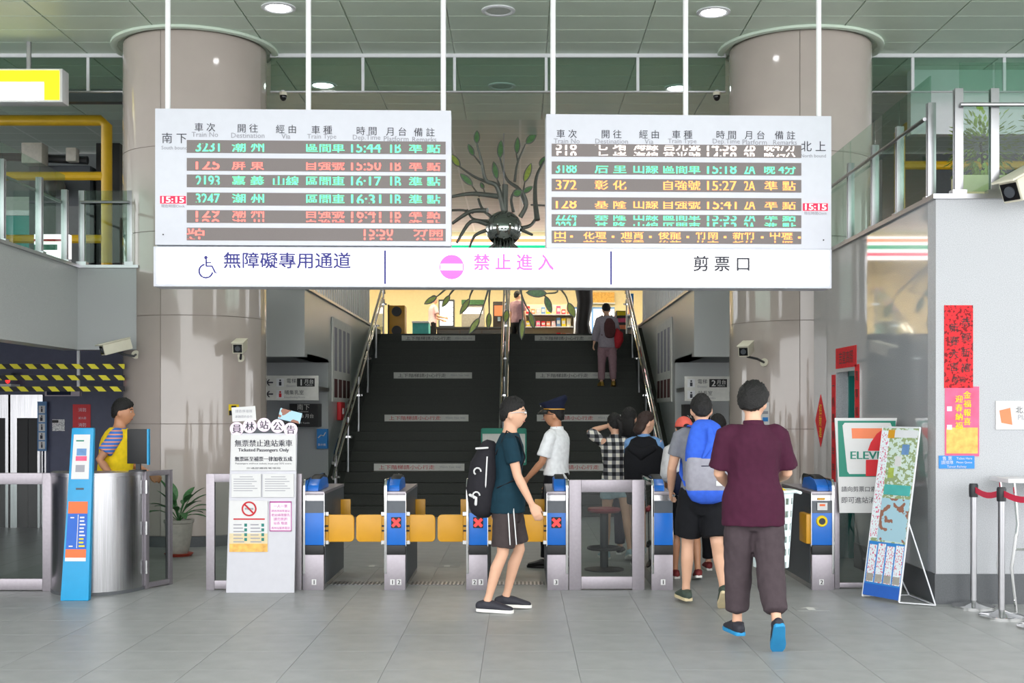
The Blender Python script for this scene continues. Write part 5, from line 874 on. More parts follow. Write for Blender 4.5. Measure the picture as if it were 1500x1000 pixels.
low = [(Q2(1065,75), Q2(1005,130), Q2(915,180), 3.6, LM, -.2), (Q2(1115,75), Q2(1090,110), Q2(1035,190), 3.4, LM, .1), (Q2(1255,75), Q2(1235,130), Q2(1165,240), 3.6, LM, .2), (Q2(1370,110), Q2(1315,290), Q2(1240,400), 4, LM, -.3), (Q2(1385,70), Q2(1380,230), Q2(1372,345), 3.4, LM, .3), (Q3(10,75), Q3(15,220), Q3(0,310), 4, LM, 0.), (Q3(115,75), Q3(128,290), Q3(120,440), 3.4, LM, -.2), (Q3(125,120), Q3(180,230), Q3(212,350), 3.4, LM, .1), (Q3(250,75), Q3(295,130), Q3(335,245), 4.2, G, -.2), (Q3(420,75), Q3(465,160), Q3(515,265), 4.8, LM, .2), (Q3(380,75), Q3(300,110), Q3(155,100), 5.5, G, -.25)]
for st_, mid, tp, wp, m, dy in low:
    branch([(738, 345), ((738 + st_[0]) / 2, 385), st_, mid], .028, .01, dy); leaf_glass(mid, tp, wp, m, dy)
# dark trunk shaped figure at the top of the stairs
x = PX(853, 26.5); tk = obj('trunk_figure', MB().loft([(x + .03, 26.5, STZ), (x, 26.5, STZ + .35), (x + .06, 26.5, STZ + .8), (x + .02, 26.5, STZ + 1.2), (x + .1, 26.5, STZ + 1.9), (x + .06, 26.5, 6.0)], [(.2, .18), (.15, .14), (.17, .15), (.2, .18), (.16, .14), (.14, .14)], 14, cap='flat'), 'counter_dark'); tag(tk, 'dark tree trunk shaped pillar at the top of the stairs', 'pillar')
# ---------------------------------------------------------------- shop upstairs
fz = STZ
SYC = 35.0; c = lambda p, Y=SYC: PX(p, Y)
t = thing('shop_counter', 'long dark shop counter upstairs', 'counter', (c(690), SYC, fz)); obj('body', MB().box(c(640), c(770), SYC, SYC + .6, fz, 3.95), 'counter_dark', t); obj('top', MB().box(c(638), c(772), SYC - .03, SYC + .63, 3.95, 4.0), 'dark_plastic', t)
for k in range(4): obj('front_panel', MB().box(c(643 + 32 * k), c(672 + 32 * k), SYC - .02, SYC, fz + .1, 3.9), 'dark_plastic', t)
t = thing('display_fridge', 'small glass door drinks fridge on the shop counter', 'fridge', (c(653), SYC + .3, 4.0)); obj('case', MB().box(c(642), c(665), SYC + .1, SYC + .5, 4.0, PZ(438, SYC)), 'dark_grey', t); obj('door', MB().box(c(644), c(663), SYC + .085, SYC + .1, 4.05, PZ(441, SYC)), 'lightbox', t)
for k in range(4): obj('shelf', MB().box(c(644), c(663), SYC + .075, SYC + .085, 4.16 + .13 * k, 4.175 + .13 * k), 'cloth_lblue', t)
t = thing('food_warmer', 'glass food warmer with a white lit front on the shop counter', 'food warmer', (c(690), SYC + .3, 4.0)); obj('case', MB().box(c(676), c(709), SYC + .05, SYC + .5, 4.0, PZ(440, SYC)), 'pot', t, bevel=.02); obj('lit_front', MB().box(c(678), c(707), SYC + .04, SYC + .05, PZ(459, SYC), PZ(450, SYC)), 'lightbox', t); obj('canopy', MB().box(c(676), c(709), SYC - .02, SYC + .2, PZ(446, SYC), PZ(439, SYC)), 'leaf', t)
t = thing('coffee_machine', 'orange lit coffee machine on the shop counter', 'coffee machine', (c(731), SYC + .3, 4.0)); obj('case', MB().box(c(722), c(741), SYC + .1, SYC + .5, 4.0, PZ(441, SYC)), 'counter_dark', t, bevel=.02); obj('panel', MB().box(c(724), c(739), SYC + .09, SYC + .1, PZ(462, SYC), PZ(447, SYC)), 'seven_orange', t); obj('spout', MB().box(c(729), c(733), SYC + .03, SYC + .1, PZ(470, SYC), PZ(464, SYC)), 'chrome', t)
Y = 33.0; t = thing('goods_shelf', 'white shop shelf with rows of goods at the top of the stairs', 'shelf', (PX(805, Y), Y, fz)); a0, a1 = PX(766, Y), PX(842, Y)
for zz in (3.45, 3.85, 4.18): obj('shelf_board', MB().box(a0, a1, Y, Y + .45, zz, zz + .03), 'white_paint', t)
obj('back_panel', MB().box(a0, a1, Y + .45, Y + .48, fz, 4.5), 'cream_wall', t)
for xx in (a0, a1 - .03): obj('upright', MB().box(xx, xx + .03, Y, Y + .48, fz, 4.3), 'white_paint', t)
cols_ = ('seven_orange', 'pink_print', 'yellow_ink', 'cloth_pink', 'seven_red', 'cream_wall', 'cloth_lblue'); wn = ('orange', 'pink', 'yellow', 'pale pink', 'red', 'cream', 'blue')
random.seed(4)
for r_, zz in enumerate((3.48, 3.88, 4.21)):
    for k in range(9):
        i = (k * 3 + r_ * 2) % 7; x = a0 + .08 + (a1 - a0 - .16) * k / 9; hh = random.uniform(.12, .24); ww = (a1 - a0 - .2) / 9 * .85
        g = thing('snack_pack', '%s snack pack on the %s board of the goods shelf, %s from the left' % (wn[i], ('lowest', 'middle', 'top')[r_], ('first', 'second', 'third', 'fourth', 'fifth', 'sixth', 'seventh', 'eighth', 'ninth')[k]), 'snack', (x, Y + .15, zz), 0, 'snack packs on the goods shelf'); obj('pack', MB().box(x, x + ww, Y + .05, Y + .3, zz, zz + hh), cols_[i], g, bevel=.012); obj('label_patch', MB().box(x + ww*.15, x + ww*.85, Y + .045, Y + .05, zz + hh*.3, zz + hh*.7), 'paper', g)
Y = 27.0; t = thing('toy_machine', 'yellow capsule machine with two round dark windows upstairs', 'vending machine', (PX(576, Y), Y, fz)); obj('case', MB().box(PX(569, Y), PX(593, Y), Y, Y + .45, fz, PZ(447, Y)), 'gate_yellow', t, bevel=.015); obj('side', MB().box(PX(568, Y), PX(570, Y), Y - .01, Y + .45, fz, PZ(446, Y)), 'counter_dark', t)
for q in (456, 484): obj('window', MB().loft([(PX(581, Y), Y, PZ(q, Y)), (PX(581, Y), Y - .03, PZ(q, Y))], [.11, .1], 20, cap='flat'), 'dark_plastic', t)
Y = 31.5; t = thing('chest_freezer', 'teal chest freezer upstairs left of the shop counter', 'freezer', (PX(615, Y), Y, fz)); obj('body', MB().box(PX(604, Y), PX(628, Y), Y, Y + .6, fz, PZ(473, Y)), 'teal_box', t, bevel=.02); obj('lid', MB().box(PX(603.5, Y), PX(628.5, Y), Y - .02, Y + .62, PZ(473, Y), PZ(470, Y)), 'cloth_white', t, bevel=.01)
Y = 37.9; t = thing('menu_board', 'wide yellow picture board high on the shop back wall', 'menu board', (PX(880, Y), Y, 5.7)); obj('panel', MB().box(PX(868, Y), PX(900, Y), Y, Y + .08, PZ(443, Y), PZ(428, Y)), 'gold_print', t); obj('frame', MB().box(PX(867, Y), PX(901, Y), Y - .01, Y + .08, PZ(445, Y), PZ(443, Y)), 'white_paint', t)
t = thing('drinks_cooler', 'long lit drinks cooler on the shop back wall', 'cooler', (PX(830, 37.5), 37.5, fz)); obj('case', MB().box(PX(768, 37.5), PX(900, 37.5), 37.4, 37.9, fz, PZ(450, 37.5)), 'cloth_lblue', t)
for k in range(4): obj('glass_door', MB().box(PX(770 + 33*k, 37.5), PX(800 + 33*k, 37.5), 37.37, 37.4, fz + .1, PZ(453, 37.5)), 'lightbox', t)
t = thing('snack_rack', 'dark snack rack by the right stair rail upstairs', 'rack', (PX(912, 26), 26, fz)); Y = 26.; obj('body', MB().box(PX(903, Y), PX(922, Y), Y, Y + .4, fz, PZ(455, Y)), 'counter_dark', t); obj('poster', MB().box(PX(920, Y), PX(928, Y), Y - .02, Y, PZ(488, Y), PZ(430, Y)), 'notice_blue', t)
for k in range(3): obj('packs', MB().box(PX(904, Y), PX(918, Y), Y - .03, Y, PZ(482 - 10*k, Y), PZ(476 - 10*k, Y)), ('seven_orange', 'pink_print', 'yellow_ink')[k], t)
# ---------------------------------------------------------------- people
def remesh(name, mb, mats, voxel, smooth, wr=0., parent=None, freq=(9, 9, 4.), seed=0.):
    me = bpy.data.meshes.new('tmp'); me.from_pydata(mb.v, [], mb.f); bm = bmesh.new(); bm.from_mesh(me); bmesh.ops.recalc_face_normals(bm, faces=bm.faces); bm.to_mesh(me); bm.free()
    o = bpy.data.objects.new('tmp', me); COL.objects.link(o)
    m = o.modifiers.new('r', 'REMESH'); m.mode = 'VOXEL'; m.voxel_size = voxel; m.use_smooth_shade = True
    if smooth: s_ = o.modifiers.new('s', 'SMOOTH'); s_.factor = .5; s_.iterations = smooth
    bpy.context.view_layer.update(); r = bpy.data.meshes.new_from_object(o.evaluated_get(bpy.context.evaluated_depsgraph_get())); bpy.data.objects.remove(o); bpy.data.meshes.remove(me)
    r.name = name; r.materials.clear()
    for q in mats: r.materials.append(MATS[q])
    if wr:
        n = len(r.vertices); co = np.empty(n * 3, np.float32); no = np.empty(n * 3, np.float32); r.vertices.foreach_get('co', co); r.vertex_normals.foreach_get('vector', no); co = co.reshape(-1, 3); no = no.reshape(-1, 3)
        d = np.array([noise.noise(Vector((p[0] * freq[0] + seed, p[1] * freq[1], p[2] * freq[2]))) + .5 * noise.noise(Vector((p[0] * 22 + seed, p[1] * 22, p[2] * 15 + p[0] * 9))) for p in co], np.float32)
        co += no * (d * wr)[:, None]; r.vertices.foreach_set('co', co.ravel()); r.update()
    r.shade_smooth(); return link(bpy.data.objects.new(name, r), parent)
sm = lambda x: (lambda t: t * t * (3 - 2 * t))(max(0., min(1., x)))
def head_fn(d):
    g = lambda x0, z0, sx_, sz_: math.exp(-((d.x - x0) / sx_) ** 2 - ((d.z - z0) / sz_) ** 2) if d.y > 0 else 0.
    lo = max(0, -d.z); x = 1 - .34 * lo ** 1.6 * (1 if d.y > -.2 else 1.2); y = 1.
    if d.y < 0: y -= .35 * lo ** 1.3
    y += .25 * g(0, -.17, .13, .16) + .05 * g(0, .22, .5, .12) - .08 * (g(.36, .06, .16, .12) + g(-.36, .06, .16, .12)) + .07 * g(0, -.52, .25, .09) + .1 * g(0, -.84, .35, .14) - .03 * g(0, -.66, .3, .07)
    return Vector((x, y, 1.))
def person(label, loc, rz, H=1.7, lean=0, armR=(5, 8, 10, 20), armL=(5, 8, 10, 20), legR=(0, 2, 0, 0), legL=(0, 2, 0, 0), head=(0, 0), skin='skin', hair='hair', hairlen=0., shirt=None, pants=None, shoes=None, curl=35, build=1., face=True, female=False, voxel=.009, twist=0, hairtop=0., hairvol=0., hairrough=1., group=None, hands=(True, True), name='person'):
    t = thing(name, label, 'person', loc, rz, group); k = H / 1.70; P = Vector((0, 0, .90)); V = Vector
    U = Matrix.Translation(P) @ Matrix.Rotation(R(twist), 4, 'Z') @ Matrix.Rotation(R(-lean), 4, 'X') @ Matrix.Translation(-P)
    Hm = U @ Matrix.Translation((0, .005, 1.47)) @ Matrix.Rotation(R(head[0]), 4, 'Z') @ Matrix.Rotation(R(lean * .8 - head[1]), 4, 'X') @ Matrix.Scale(1.05, 4)
    body, J = MB(), {}
    sw = .172 * build * (.92 if female else 1)
    tor = [(.80, .10, .085), (.88, .150, .105), (.96, .158, .108), (1.05, .138 - .012 * female, .094), (1.15, .142, .10), (1.27, .160, .112), (1.36, .165, .098), (1.41, .115, .075), (1.45, .062, .06)]
    body.loft([U @ V((0, .0, z)) for z, a, b in tor], [(a * build, b * build) for z, a, b in tor], 18, U.to_3x3() @ V((1, 0, 0)))
    body.loft([U @ V((0, -.01, 1.40)), U @ V((0, 0, 1.47)), Hm @ V((0, .0, .06))], [.062, .055 * (1 - .1 * female), .056], 14)
    HS = 1.05; hc = V((0, .022, .112)); vs0 = len(body.v); body.ell((0, 0, 0), (.078, .094, .118), 36, 26, fn=head_fn)
    for i in range(vs0, len(body.v)): body.v[i] = tuple(Hm @ (V(body.v[i]) + hc))
    for s_ in (-1, 1):
        i0 = len(body.v); body.ell((0, 0, 0), (.012, .02, .033), 10, 8)
        for i in range(i0, len(body.v)): body.v[i] = tuple(Hm @ (V(body.v[i]) + hc + V((s_ * .077, -.012, -.012))))
    def fk_arm(s_, a):
        fl, ab, el, inn = a; S = U @ V((s_ * sw, 0, 1.375)); M3 = U.to_3x3()
        d = M3 @ V((s_ * math.sin(R(ab)), math.sin(R(fl)) * math.cos(R(ab)), -math.cos(R(fl)) * math.cos(R(ab)))); d.normalize(); b = M3 @ V((-s_ * math.sin(R(inn)), math.cos(R(inn)), .0)); 
        if fl > 60: b = M3 @ V((-s_ * math.sin(R(inn)), 0, math.cos(R(inn))))
        b = (b - d * b.dot(d)).normalized(); e = S + d * .285; f = (d * math.cos(R(el)) + b * math.sin(R(el))).normalized(); w_ = e + f * .245; return S, e, w_, d, f
    for nm, s_, a in (('R', 1, armR), ('L', -1, armL)):
        S, e, w_, d, f = fk_arm(s_, a); J['arm' + nm] = (S, e, w_, d, f); ba = build ** .7
        body.loft([S - V((s_ * .05, 0, -.0)), S, S.lerp(e, .3), S.lerp(e, .7), e, e.lerp(w_, .25), e.lerp(w_, .65), w_], [.052 * ba, .054 * ba, .048 * ba, .042 * ba, .038 * ba, .040 * ba, .033 * ba, .026 * ba], 12)
        med = V((-s_, 0, 0)); nrm = (med - f * med.dot(f)); nrm = nrm.normalized() if nrm.length > .15 else V((0, 0, -1)); fw = f.cross(nrm).normalized()
        if fw.y < 0 and abs(f.y) < .8: fw = -fw
        kn = w_ + f * .095; body.loft([w_, w_ + f * .03, w_ + f * .065, kn], [(.026, .021), (.034, .016), (.041, .014), (.040, .013)], 12, fw)
        for q in range(4):
            L = (.072, .08, .075, .06)[q] * 1.02; p = kn + fw * (.030 - .02 * q) - f * .008; pts = [p - f * .015, p]; ang = 0
            for seg, (fr, c) in enumerate(((.42, .5), (.32, 1.), (.26, .9))): ang += R(curl) * c; p = p + (f * math.cos(ang) + nrm * math.sin(ang)) * L * fr; pts.append(p)
            body.loft(pts, [.0095, .0092, .0088, .0082, .0074], 8)
        b0 = w_ + f * .03 + fw * .026; td = (f * .75 + fw * .5 + nrm * .35).normalized(); body.loft([b0, b0 + td * .035, b0 + td * .035 + (f * .9 + nrm * .3) * .028, b0 + td * .035 + (f * .85 + nrm * .5) * .052], [.015, .012, .0105, .009], 8)
    minz = 9.
    for nm, s_, a in (('R', 1, legR), ('L', -1, legL)):
        hf, ab, kf, fp = a; hp = V((s_ * .088, 0, .90)); d = V((s_ * math.sin(R(ab)), math.sin(R(hf)), -math.cos(R(hf)))).normalized(); kn = hp + d * .425; a2 = hf - kf; f = V((s_ * math.sin(R(ab)) * .4, math.sin(R(a2)), -math.cos(R(a2)))).normalized(); an = kn + f * .395
        fd = V((s_ * .12, math.cos(R(fp)), math.sin(R(fp)))).normalized(); up = V((0, -math.sin(R(fp)), math.cos(R(fp))))
        J['leg' + nm] = (hp, kn, an, fd, up, d, f); bl = build ** .8 * (1.02 if female else 1)
        cf = V((0, -1, 0)); cf = (cf - f * cf.dot(f)).normalized() * .012
        body.loft([hp + V((0, 0, .06)), hp, hp.lerp(kn, .35), hp.lerp(kn, .75), kn, kn.lerp(an, .12) + cf * .3, kn.lerp(an, .32) + cf, kn.lerp(an, .6) + cf * .5, kn.lerp(an, .85), an], [.08 * bl, .086 * bl, .078 * bl, .058 * bl, .050 * bl, .049 * bl, .052 * bl, .042 * bl, .033 * bl, .034 * bl], 14)
        heel = an - up * .05 - fd * .045; body.loft([an + up * .01, an - up * .035 + fd * .01], [.034, .036], 10); body.loft([heel, an - up * .045 + fd * .05, an - up * .052 + fd * .12, an - up * .06 + fd * .17], [(.03, .028), (.036, .03), (.042, .022), (.036, .014)], 12)
        for v_ in (-.065, .20): minz = min(minz, (an - up * .085 + fd * v_).z)
    # scale to the person's height and stand the lowest sole on the ground
    def fin(mb): mb.v = [(p[0] * k, p[1] * k, (p[2] - minz) * k) for p in mb.v]; return mb
    seed = hash(label) % 50 if False else (len(label) * 3.7) % 40
    bo = remesh('body', fin(body), [skin], voxel, 3, parent=t)
    # hair: a cap that follows the skull, pushed under the skin below the hairline
    def hair_fn(d):
        line = .5 * d.y + .06 if d.y > 0 else .62 * d.y + .06; line -= hairtop * (d.y > .3) * .12; line += .1 * noise.noise(Vector((d.x * 9, d.y * 9, seed)))
        m = sm((d.z - line) / .36 + .36); n_ = noise.noise(Vector((d.x * 5, d.y * 5, d.z * 4)) + Vector((seed, 0, 0))) * .05 + noise.noise(Vector((d.x * 17, d.y * 17, d.z * 8)) + Vector((seed, 3, 0))) * .085 * hairrough
        q = .9 + (.22 + hairvol + .05 * max(0, d.z) + n_ + hairtop * .05 * max(0, d.z)) * m; return Vector((q * (1 + hairvol * .4 * m), q, q * (1 - .05 * m * max(0, d.z))))
    hb = MB(); hb.ell((0, 0, 0), (.078, .094, .118), 64, 44, fn=hair_fn)
    if hairlen: hb.loft([V((0, -.04, .02)), V((0, -.085, -.06)), V((0, -.1, -.06 - hairlen * .5)), V((0, -.095, -.06 - hairlen))], [(.07, .05), (.085, .045), (.085, .035), (.06, .02)], 16)
    hb.v = [tuple(Hm @ (V(p) + hc)) for p in hb.v]; obj('hair', fin(hb), hair, t, local=True, angle=80)
    if face:
        for s_ in (-1, 1):
            e = MB().ell((0, 0, 0), (.013, .008, .0075), 12, 8); e.v = [tuple(Hm @ (V(p) + hc + V((s_ * .029, .0765, .006)))) for p in e.v]; eo = obj('eye', fin(e), 'eye_white', t, local=True, angle=80)
            e = MB().ell((0, 0, 0), (.006, .005, .0062), 10, 6); e.v = [tuple(Hm @ (V(p) + hc + V((s_ * .029, .0815, .006)))) for p in e.v]; obj('iris', fin(e), 'eye_dark', eo, local=True, angle=80)
            e = MB().loft([V((s_ * .013, .088, .026)), V((s_ * .03, .084, .031)), V((s_ * .048, .072, .026))], [.004, .0045, .003], 8); e.v = [tuple(Hm @ (V(p) + hc)) for p in e.v]; obj('eyebrow', fin(e), hair, t, local=True)
        e = MB().loft([V((-.022, .076, -.062)), V((0, .0855, -.061)), V((.022, .076, -.062))], [(.003, .003), (.0055, .005), (.003, .003)], 8); e.v = [tuple(Hm @ (V(p) + hc)) for p in e.v]; obj('mouth', fin(e), 'lip', t, local=True)
    # clothes
    if shirt:
        lo, hem, sl = shirt.get('loose', .018), shirt.get('hem', .80), shirt.get('sleeve', .65); mb = MB(); fl = shirt.get('flare', 0.); hip = shirt.get('hip', 0.)
        zs = [hem + (1.44 - hem) * i / 12 for i in range(13)]; zi = [q[0] for q in tor]
        rr = [(np.interp(max(z, .93), zi, [q[1] for q in tor]), np.interp(max(z, .93), zi, [q[2] for q in tor])) for z in zs]
        rr = [(max(a, .118 if z < 1.37 else a) * build + lo * (1 if z < 1.36 else .55) + fl * max(0, 1.1 - z) * .25 + hip * sm((1.08 - z) / .16), max(b, .085 if z < 1.37 else b) * build + lo * (1 if z < 1.36 else .55) + fl * max(0, 1.1 - z) * .2 + hip * sm((1.08 - z) / .16)) for z, (a, b) in zip(zs, rr)]
        pts = [U @ V((0, 0, z)) if z > .9 else V((0, 0, z)) * 1 + (U @ V((0, 0, .9)) - V((0, 0, .9))) for z in zs]
        mb.loft(pts, rr, 24, U.to_3x3() @ V((1, 0, 0)), 'flat')
        for nm in 'RL':
            S, e, w_, d, f = J['arm' + nm]; s_ = 1 if nm == 'R' else -1; ba = build ** .7; sp = shirt.get('sloose', lo); M3 = U.to_3x3(); q = [S + M3 @ V((-s_ * .10, 0, .035)), S + M3 @ V((-s_ * .045, 0, .018)), S + M3 @ V((s_ * .0, 0, -.008)), S.lerp(e, min(sl, 1) * .5), S.lerp(e, min(sl, 1))]; rd = [.035 * ba, .046 * ba + sp * .3, .054 * ba + sp * .5, .049 * ba + sp * .9, .044 * ba + sp * 1.2]
            if sl > 1: q += [e.lerp(w_, (sl - 1) * .5), e.lerp(w_, sl - 1)]; rd += [.040 * ba + sp, .03 * ba + sp * .9]
            mb.loft(q, rd, 14, cap='flat')
        so = remesh('shirt', fin(mb), [shirt['mat']], voxel * 1.1, 3, shirt.get('wr', .007), t, seed=seed)
        if shirt.get('collar'):
            cb = MB().loft([U @ V((0, -.006, 1.425)), U @ V((0, -.004, 1.465))], [(.078, .074), (.068, .068)], 18, cap='flat'); obj('collar', fin(cb), shirt['mat'], so, local=True)
    if pants:
        lo, ln = pants.get('loose', .02), pants.get('len', 2.); mb = MB(); zt = pants.get('top', 1.02)
        sh = U @ V((0, 0, .9)) - V((0, 0, .9)); mb.loft([V((0, 0, z)) + sh * 0 for z in (.72, .79, .86, .93, zt)], [(.09 * build, .085 * build + lo), (.13 * build + lo, .11 * build + lo), (.158 * build + lo * .5, .112 * build + lo * .5), (.16 * build + lo * .4, .112 * build + lo * .4), (.142 * build + lo * .5, .10 * build + lo * .5)], 22, cap='flat')
        if pants.get('skirt'):
            q = pants['skirt']; mb.loft([V((0, 0, .95)), V((0, 0, .8)), V((0, .01, q))], [(.165 + lo, .115 + lo), (.18 + lo, .135 + lo), (.19 + lo * 2, .15 + lo * 2)], 22, cap='flat')
        else:
            for nm in 'RL':
                hp, kn, an, fd, up, d, f = J['leg' + nm]; bl = build ** .8; tp = pants.get('taper', 1.); q = [hp + V((0, 0, .05)), hp, hp.lerp(kn, min(ln, 1) * .5), hp.lerp(kn, min(ln, 1))]; rd = [.080 * bl + lo * .3, .088 * bl + lo * .6, .08 * bl + lo * 1.1, (.072 if ln < 1 else .056) * bl + lo * 1.25 * tp]
                if ln > 1:
                    e = ln - 1; q += [kn.lerp(an, e * .35), kn.lerp(an, e * .7), kn.lerp(an, e * .93), kn.lerp(an, e)]; rd += [.056 * bl + lo * 1.2 * tp, .05 * bl + lo * 1.15 * tp, .045 * bl + lo * 1.15 * tp, (.038 if pants.get('gather') else .045) * bl + lo * (.5 if pants.get('gather') else 1.1)]
                mb.loft(q, rd, 16, cap='flat')
        remesh('trousers' if ln > 1 else ('skirt' if pants.get('skirt') else 'shorts'), fin(mb), [pants['mat']], voxel * 1.15, 3, pants.get('wr', .008), t, seed=seed + 9)
    if shoes:
        for nm in 'RL':
            hp, kn, an, fd, up, d, f = J['leg' + nm]; g = an - up * .085; sd = up.cross(fd)
            so = MB().loft([an + up * .0 - fd * .012, an - up * .03 - fd * .012], [(.042, .046), (.046, .052)], 14, sd, 'flat').loft([g + up * .045 - fd * .06, g + up * .05 - fd * .02, g + up * .05 + fd * .06, g + up * .038 + fd * .13, g + up * .03 + fd * .19], [(.036, .04), (.043, .048), (.046, .042), (.05, .03), (.042, .02)], 14, sd)
            u = remesh('shoe', fin(so), [shoes[0]], .007, 2, parent=t)
            ol = [(-.085, .026), (-.07, .036), (-.02, .040), (.05, .043), (.12, .052), (.17, .049), (.20, .036), (.215, .016)]; rim = [(a, b) for a, b in ol] + [(a, -b) for a, b in ol[::-1]]; n = len(rim); lo_, hi_ = g, g + up * .026
            vs = [lo_ + fd * a + sd * b for a, b in rim] + [hi_ + fd * a + sd * b for a, b in rim]; obj('sole', fin(MB().add(vs, [tuple(range(n)), tuple(range(2*n-1, n-1, -1))] + [(i, (i+1) % n, (i+1) % n + n, i + n) for i in range(n)])), shoes[1], u, local=True, bevel=.004)
            if len(shoes) > 2: obj('laces', fin(MB().loft([an - up * .015 + fd * .055, g + up * .068 + fd * .10], [(.016, .006), (.018, .006)], 8, sd)), shoes[2], u, local=True)
    tr = lambda M_, p: tuple(V(((M_ @ V(p)).x * k, (M_ @ V(p)).y * k, ((M_ @ V(p)).z - minz) * k)))
    return dict(t=t, U=lambda p: tr(U, p), Hd=lambda p: tr(Hm, V(p) + hc), J=J, k=k, fin=fin, W=lambda p: (p[0] * k, p[1] * k, (p[2] - minz) * k))
def part(p, nm, mb, m, frame='U', parent=None, bevel=0., angle=60):
    if frame: mb.v = [p[frame](q) for q in mb.v]
    return obj(nm, mb, m, parent or p['t'], local=True, bevel=bevel, angle=angle)
def glasses(p, m='black'):
    mb = MB()
    for s_ in (-1, 1):
        mb.add([(s_ * .03 + .024 * math.cos(a * .5236) * (1), .101 + .0025 * (q % 2) - .006 * abs(math.cos(a * .5236)) * (1 if math.cos(a * .5236) * s_ > 0 else 0), .004 + .019 * math.sin(a * .5236)) for q in (0, 1) for a in range(12)], []) ; mb.tube([(s_ * .03 + .024 * math.cos(a * .5236), .097, .004 + .018 * math.sin(a * .5236)) for a in range(14)], .0026, 6); mb.tube([(s_ * .054, .095, .008), (s_ * .078, .06, .01), (s_ * .084, -.01, .005)], .003, 6)
    mb.tube([(-.008, .101, .008), (.008, .101, .008)], .003, 6); part(p, 'glasses', mb, m, 'Hd')
# 1. man in teal tee walking to the right
p = person('young man in a dark teal tee, brown shorts and glasses walking past the gates', (PX(742, 9.86), 9.86, 0), R(-90), 1.70, 3, armR=(16, 4, 14, 10), armL=(-14, 6, 12, 10), legR=(-4, 1, 14, -2), legL=(14, 1, 30, -3), head=(-6, -3), shirt=dict(mat='cloth_teal', hem=.80, loose=.018, sleeve=.62, wr=.006, flare=.06, hip=.026), pants=dict(mat='cloth_brown', len=.88, loose=.022), shoes=('shoe_dark', 'sole_white', 'stitch'), build=.95, hairtop=.6, curl=26)
glasses(p, 'chrome'); PT = p
part(p, 'side_piping', MB().loft([(.178, .012, .86), (.198, .02, .74), (.198, .03, .56)], [.005, .005, .005], 6).loft([(.172, .055, .86), (.186, .065, .74), (.186, .08, .56)], [.005, .005, .005], 6), 'stitch', 'W')
def rucksack(p, m, w_, d_, z0, z1, yo, strap, slots=(), tilt=0., rnd=.05):
    n = 10; mb = MB(); mb.loft([(0, yo - d_ * .45, z0 + .02), (0, yo - d_ * .5, z0 + (z1 - z0) * .3), (0, yo - d_ * .46, z0 + (z1 - z0) * .7), (0, yo - d_ * .35, z1 - .02)], [(w_ * .92, d_ * .5), (w_, d_ * .56), (w_ * .96, d_ * .5), (w_ * .72, d_ * .33)], 20)
    b = part(p, 'backpack', mb, m)
    for s_ in (-1, 1): part(p, 'shoulder_strap', MB().loft([(s_ * .09, yo - .02, z1 - .06), (s_ * .105, yo * .3, 1.452), (s_ * .115, .075, 1.40), (s_ * .125, .13, 1.25), (s_ * .15, .08, 1.08), (s_ * .14, yo * .9, 1.0)], [(.022, .006)] * 6, 8, (1, 0, 0)), strap, 'U', b)
    return b
b = rucksack(p, 'bag_black', .15, .23, .83, 1.32, -.085, 'bag_black')
part(p, 'zip', MB().tube([(.135, -.17, .96), (.15, -.17, 1.12), (.13, -.17, 1.24)], .006, 6), 'stitch', 'U', b); part(p, 'buckle', MB().loft([(.13, -.26, 1.30), (.13, -.17, 1.31)], [.008, .008], 8), 'stitch', 'U', b)
for dz in (.93, 1.12): part(p, 'badge', MB().tube([(.15, -.24 + .028 * math.cos(a * .6), dz + .028 * math.sin(a * .6)) for a in range(8)], .007, 6), 'stitch', 'U', b)
part(p, 'side_strap', MB().loft([(.13, -.29, .93), (.145, -.24, .91), (.14, -.24, .86)], [.012, .012, .012], 8), 'stitch', 'U', b)
# 2. station officer
p = person('station officer in white shirt, dark peaked cap and red lanyard behind the gates', (PX(815, 12.62), 12.62, 0), R(66), 1.67, 0, armR=(10, 7, 16, 25), armL=(16, 5, 30, 15), legR=(-3, 4, 0, 0), legL=(6, 3, 4, 0), head=(14, 0), skin='skin_tan', shirt=dict(mat='cloth_white', hem=.96, loose=.024, sleeve=.8, sloose=.024, collar=1), pants=dict(mat='cloth_black', len=1.94, loose=.018, top=1.0), shoes=('shoe_black', 'shoe_black'), hairtop=-.4)
glasses(p)
cap = part(p, 'peaked_cap', MB().loft([(0, -.005, .05), (0, .0, .085), (0, -.004, .118), (0, .0, .145), (0, .004, .152)], [(.088, .104), (.09, .106), (.125, .14), (.13, .148), (.12, .138)], 28, cap='flat').v and MB().loft([(0, -.005, .045), (0, -.003, .085), (0, .004, .125), (0, .008, .145), (0, .01, .15)], [(.087, .104), (.09, .107), (.124, .142), (.128, .148), (.115, .135)], 28, cap='flat'), 'navy', 'Hd')
part(p, 'peak', MB().add([(.1 * math.cos(R(a)) * r_, .02 + .1 * math.sin(R(a)) * r_ * 1.05, .05 - .028 * (r_ - .9) * 3 + dz) for dz in (0, .006) for r_ in (.9, 1.35) for a in range(10, 171, 16)], [(i, i+1, i+12, i+11) for i in range(10)] + [(i+22, i+33, i+34, i+23) for i in range(10)] + [(i+11, i+12, i+34, i+33) for i in range(10)]), 'shoe_black', 'Hd', cap)
part(p, 'cap_badge', MB().ell((0, .128, .09), (.014, .008, .016), 10, 8), 'chrome', 'Hd', cap); part(p, 'cap_band', MB().loft([(0, -.004, .052), (0, -.004, .062)], [(.09, .107), (.0905, .1075)], 28, cap='flat'), 'gate_yellow', 'Hd', cap)
